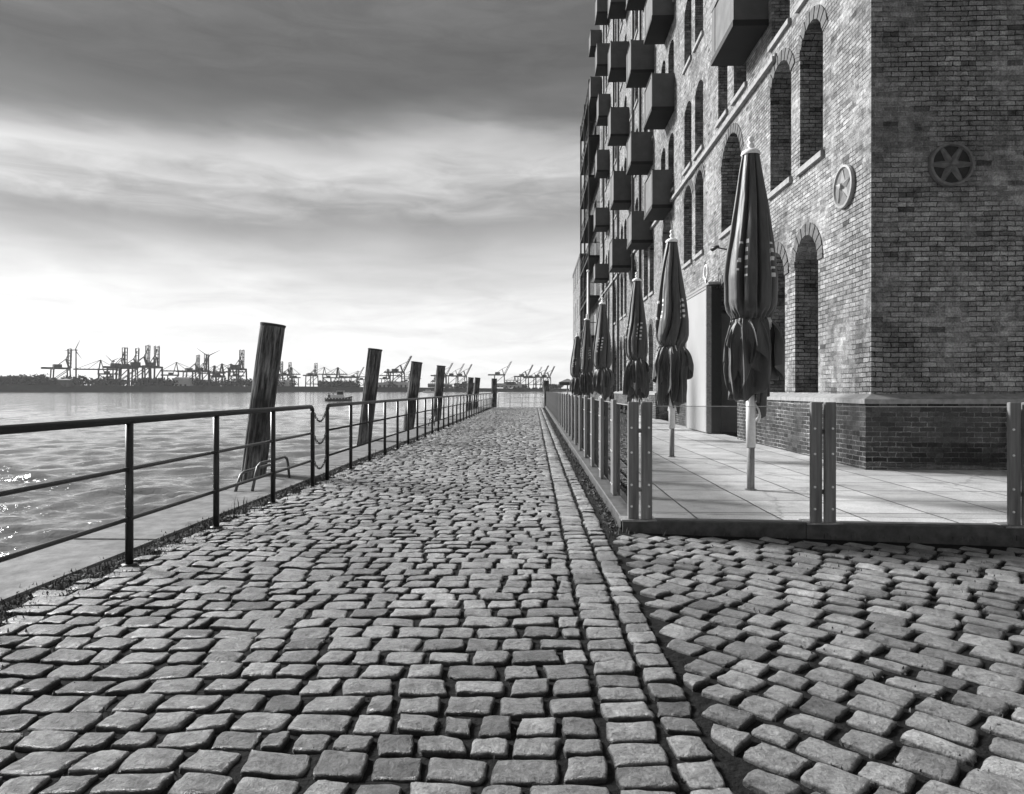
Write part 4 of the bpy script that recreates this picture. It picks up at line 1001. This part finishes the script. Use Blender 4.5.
plain('plate_iron_field', .07, .13, .6, 14, bs=.3, bd=.004)
plain('plate_iron_dark', .006, .02, .6, 14, bs=.3, bd=.004)
anchor('pale round iron plate with a raised five-point star on the long facade', (FX - .002, 11.84, 4.69), 'x', .36, 5, R(90))
anchor('dark round iron plate with six raised ribs on the end wall', (6.38, FY - .002, 4.75), 'y', .335, 6, R(0))
# box balconies
BAL = [(26.1, 11.66, 13.04, 4.37), (26.5, 8.14, 9.59, 4.45), (26.2, 15.1, 16.5, 4.4), (30.5, 14.83, 16.47, 4.2), (30.8, 10.95, 12.6, 4.25), (31.0, 7.56, 9.19, 4.30), (30.6, 18.4, 20, 4.2),
       (38.5, 14.97, 16.8, 4.2), (37.3, 11.01, 12.93, 4.22), (37.3, 7.56, 9.32, 4.15), (38.5, 18.6, 20.4, 4.2), (38.5, 22.2, 24, 4.2), (47.9, 19.65, 21.5, 4.40), (48.5, 16.14, 17.9, 4.34), (48.5, 12.33, 13.9, 4.24),
       (49.2, 8.79, 10.14, 4.28), (48, 23.2, 25, 4.3), (48, 26.8, 28.5, 4.3), (15.7, 9.38, 10.7, 4.43), (54.0, 23.5, 25.4, 4.34), (54.0, 27.4, 29, 4.34)]
for y, zb, zt, xl in BAL:
    w_ = 1.9 if y < 30 else 1.5; t = .05; zb += .22 if y > 30 else 0
    b_ = MB(); b_.box(xl + t, FX - .003, y, y + t, zb + .14, zt); b_.box(xl + t, FX - .003, y + w_ - t, y + w_, zb + .14, zt); b_.box(xl, xl + t, y, y + .28, zb + .14, zt); b_.box(xl, xl + t, y + w_ - .28, y + w_, zb + .14, zt); b_.box(xl + .001, xl + t, y + .2, y + w_ - .2, zb + .14, zb + .2)
    o = bb(b_, 'balcony', 'balcony_panel')
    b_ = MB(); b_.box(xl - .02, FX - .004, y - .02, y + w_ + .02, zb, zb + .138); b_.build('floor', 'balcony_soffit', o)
    b_ = MB(); b_.box(xl + .012, xl + .03, y + .29, y + w_ - .29, zb + .15, zt - .03); b_.build('side_panel', 'frosted_panel', o)
    b_ = MB(); b_.box(xl - .01, xl + t + .01, y - .01, y + w_ + .01, zt, zt + .03); b_.build('handrail', 'black_iron', o)
b_ = MB(); b_.box(FX + .012, FX + .69, 20.33, 20.349, TZ + .01, 3.5); bb(b_, 'door_reveal', 'plaster')
# rainwater pipes between the bays
for y in (33.9, 42.8, 51.7, 36.4, 45.3):
    b_ = MB(); b_.tube([(FX - .09, y, 1.2), (FX - .09, y, HT)], .07, 8); bb(b_, 'rainwater_pipe', 'window_frame', smooth=True)

# ---- stair tower annexe behind
ea = empty('stair_tower', (4.9, 58, TZ), 'dark narrow stair tower with stacked open galleries behind the brick warehouse', 'building')
b_ = MB(); b_.box(.35, 8, -2.4, 9, 0, 26); b_.build('wall', 'dark_brick', ea)
for i in range(8):
    z = 2.2 + i * 3.2
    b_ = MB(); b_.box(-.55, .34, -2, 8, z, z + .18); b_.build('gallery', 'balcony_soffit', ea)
    b_ = MB(); b_.bar((-.5, -2, z + 1.2), (-.5, 8, z + 1.2), .05); b_.bar((-.5, -2, z + .7), (-.5, 8, z + .7), .03)
    for j in range(11): b_.bar((-.5, -2 + j, z + .18), (-.5, -2 + j, z + 1.2), .04)
    b_.bar((-.5, -2, z + 1.2), (.34, -2, z + 1.2), .05); b_.build('handrail', 'black_iron', ea)
    b_ = MB(); b_.box(.33, .36, 1, 3, z + .2, z + 2.3); b_.build('door', 'window_glass', ea)
for y in (-1.9, 3, 7.9):
    b_ = MB(); b_.bar((-.5, y, 0), (-.5, y, 26), .14); b_.build('column', 'black_iron', ea)
e_ = empty('far_house', (5.0, 76, TZ), 'pale lower block standing beyond the stair tower at the end of the row', 'building')
b_ = MB(); b_.box(0, 12, 0, 14, 0, 15.6); b_.build('wall', 'brick', e_)
b_ = MB(); b_.box(-.06, 12.1, -.06, 14.1, 15.6, 16.0); b_.build('roof', 'dark_stone', e_)
for i in range(4):
    for j in range(4):
        b_ = MB(); b_.box(-.04, .05, 1.2 + j * 3.4, 2.6 + j * 3.4, 1.5 + i * 4, 3.6 + i * 4); b_.build('window', 'window_glass', e_)

# ------------------------------------------------------------------ grass and weeds
rnd = random.Random(21)
def blades(spec, seed):
    g_ = MB()
    for (x, y, hmin, hmax, n_) in spec:
        for _ in range(n_):
            bx, by = x + rnd.gauss(0, .05), y + rnd.gauss(0, .05); h_ = rnd.uniform(hmin, hmax); a = rnd.uniform(0, 2 * PI); ln = rnd.uniform(.1, .8) * h_; w_ = rnd.uniform(.0025, .006)
            d = Vector((math.cos(a), math.sin(a), 0)); s_ = Vector((-d.y, d.x, 0)) * w_; p0 = Vector((bx, by, -.02)); p1_ = p0 + Vector((0, 0, h_ * .6)) + d * ln * .35; p2_ = p0 + Vector((0, 0, h_)) + d * ln
            g_.add([p0 - s_, p0 + s_, p1_ + s_ * .8, p1_ - s_ * .8, p2_], [(0, 1, 2, 3), (3, 2, 4)])
    return g_
sp_ = []
y = .5
while y < 51:
    dens = .5 + .5 * noise.noise(Vector((y * .9, 0, 7)))
    step = .035 if y < 14 else .12
    for _ in range(4 if y < 20 else 3):
        if rnd.random() < .35 + .65 * dens: sp_.append((-3.10 + max(-.17, rnd.gauss(0, .10)) , y + rnd.uniform(0, .05), .012, .05, 8))
    if rnd.random() < .25: sp_.append((-3.02 + rnd.gauss(0, .05), y, .02, .05, 4))
    if rnd.random() < .02: sp_.append((-3.1 + rnd.gauss(0, .06), y, .10, .22, 8))
    y += step
y = 6.3
while y < 50:
    dens = max(0, .5 + 1.1 * noise.noise(Vector((y * .8, 3, 1))))
    if rnd.random() < dens: sp_.append((.76 + rnd.gauss(0, .035), y, .02, .08, 5))
    if rnd.random() < .3: sp_.append((.69 + rnd.gauss(0, .04), y, .01, .04, 4))
    y += .05 if y < 16 else .14
x = .8
while x < 8.5:
    if rnd.random() < .30: sp_.append((x, fy(x) - .05, .02, .06, 4))
    if rnd.random() < .04: sp_.append((x, fy(x) - .04, .06, .13, 7))
    x += .04
for s in rnd.sample(near, 1900):      # tufts in the joints
    c = s[0][rnd.randrange(4)]
    if rnd.random() < .5 or s[1] < -2.2: sp_.append((c[0], c[1], .012, .024, 4))
tag(blades(sp_, 1).build('grass', 'grass'), 'short grass and weeds growing along the railing foot, the terrace kerb and between the setts', 'grass', kind='stuff')
# broad-leaf weeds along the railing foot and kerb
lv = MB()
for _ in range(520):
    if rnd.random() < .55: x, y = -3.13 + rnd.gauss(0, .06), rnd.uniform(3.8, 20)
    else: x, y = .745 + rnd.gauss(0, .03), rnd.uniform(6.3, 15)
    for k_ in range(5):
        a = rnd.uniform(0, 2 * PI); d = Vector((math.cos(a), math.sin(a), rnd.uniform(.1, .9))).normalized(); s_ = Vector((-d.y, d.x, 0)); ln = rnd.uniform(.02, .05); c = Vector((x, y, -.005))
        lv.add([c, c + d * ln * .5 + s_ * ln * .3, c + d * ln, c + d * ln * .5 - s_ * ln * .3], [(0, 1, 2, 3)])
tag(lv.build('ground_cover', 'grass'), 'low broad-leaf weeds rooted at the railing foot and along the kerb of the terrace', 'weeds', kind='stuff')

# ------------------------------------------------------------------ haze over the river
hz = MB(); hz.box(-5100, 5100, -700, 5300, -9, 140)
ho = hz.build('haze', 'brick'); tag(ho, 'pale river haze that fades the far bank', 'haze', kind='stuff')
m = bpy.data.materials.new('haze'); m.use_nodes = True; t = m.node_tree; t.nodes.clear()
pv = t.nodes.new('ShaderNodeVolumePrincipled'); pv.inputs['Color'].default_value = (.9, .9, .9, 1); pv.inputs['Density'].default_value = 0.00005; pv.inputs['Anisotropy'].default_value = 0.2
ou = t.nodes.new('ShaderNodeOutputMaterial'); t.links.new(pv.outputs[0], ou.inputs['Volume'])
ho.data.materials[0] = m
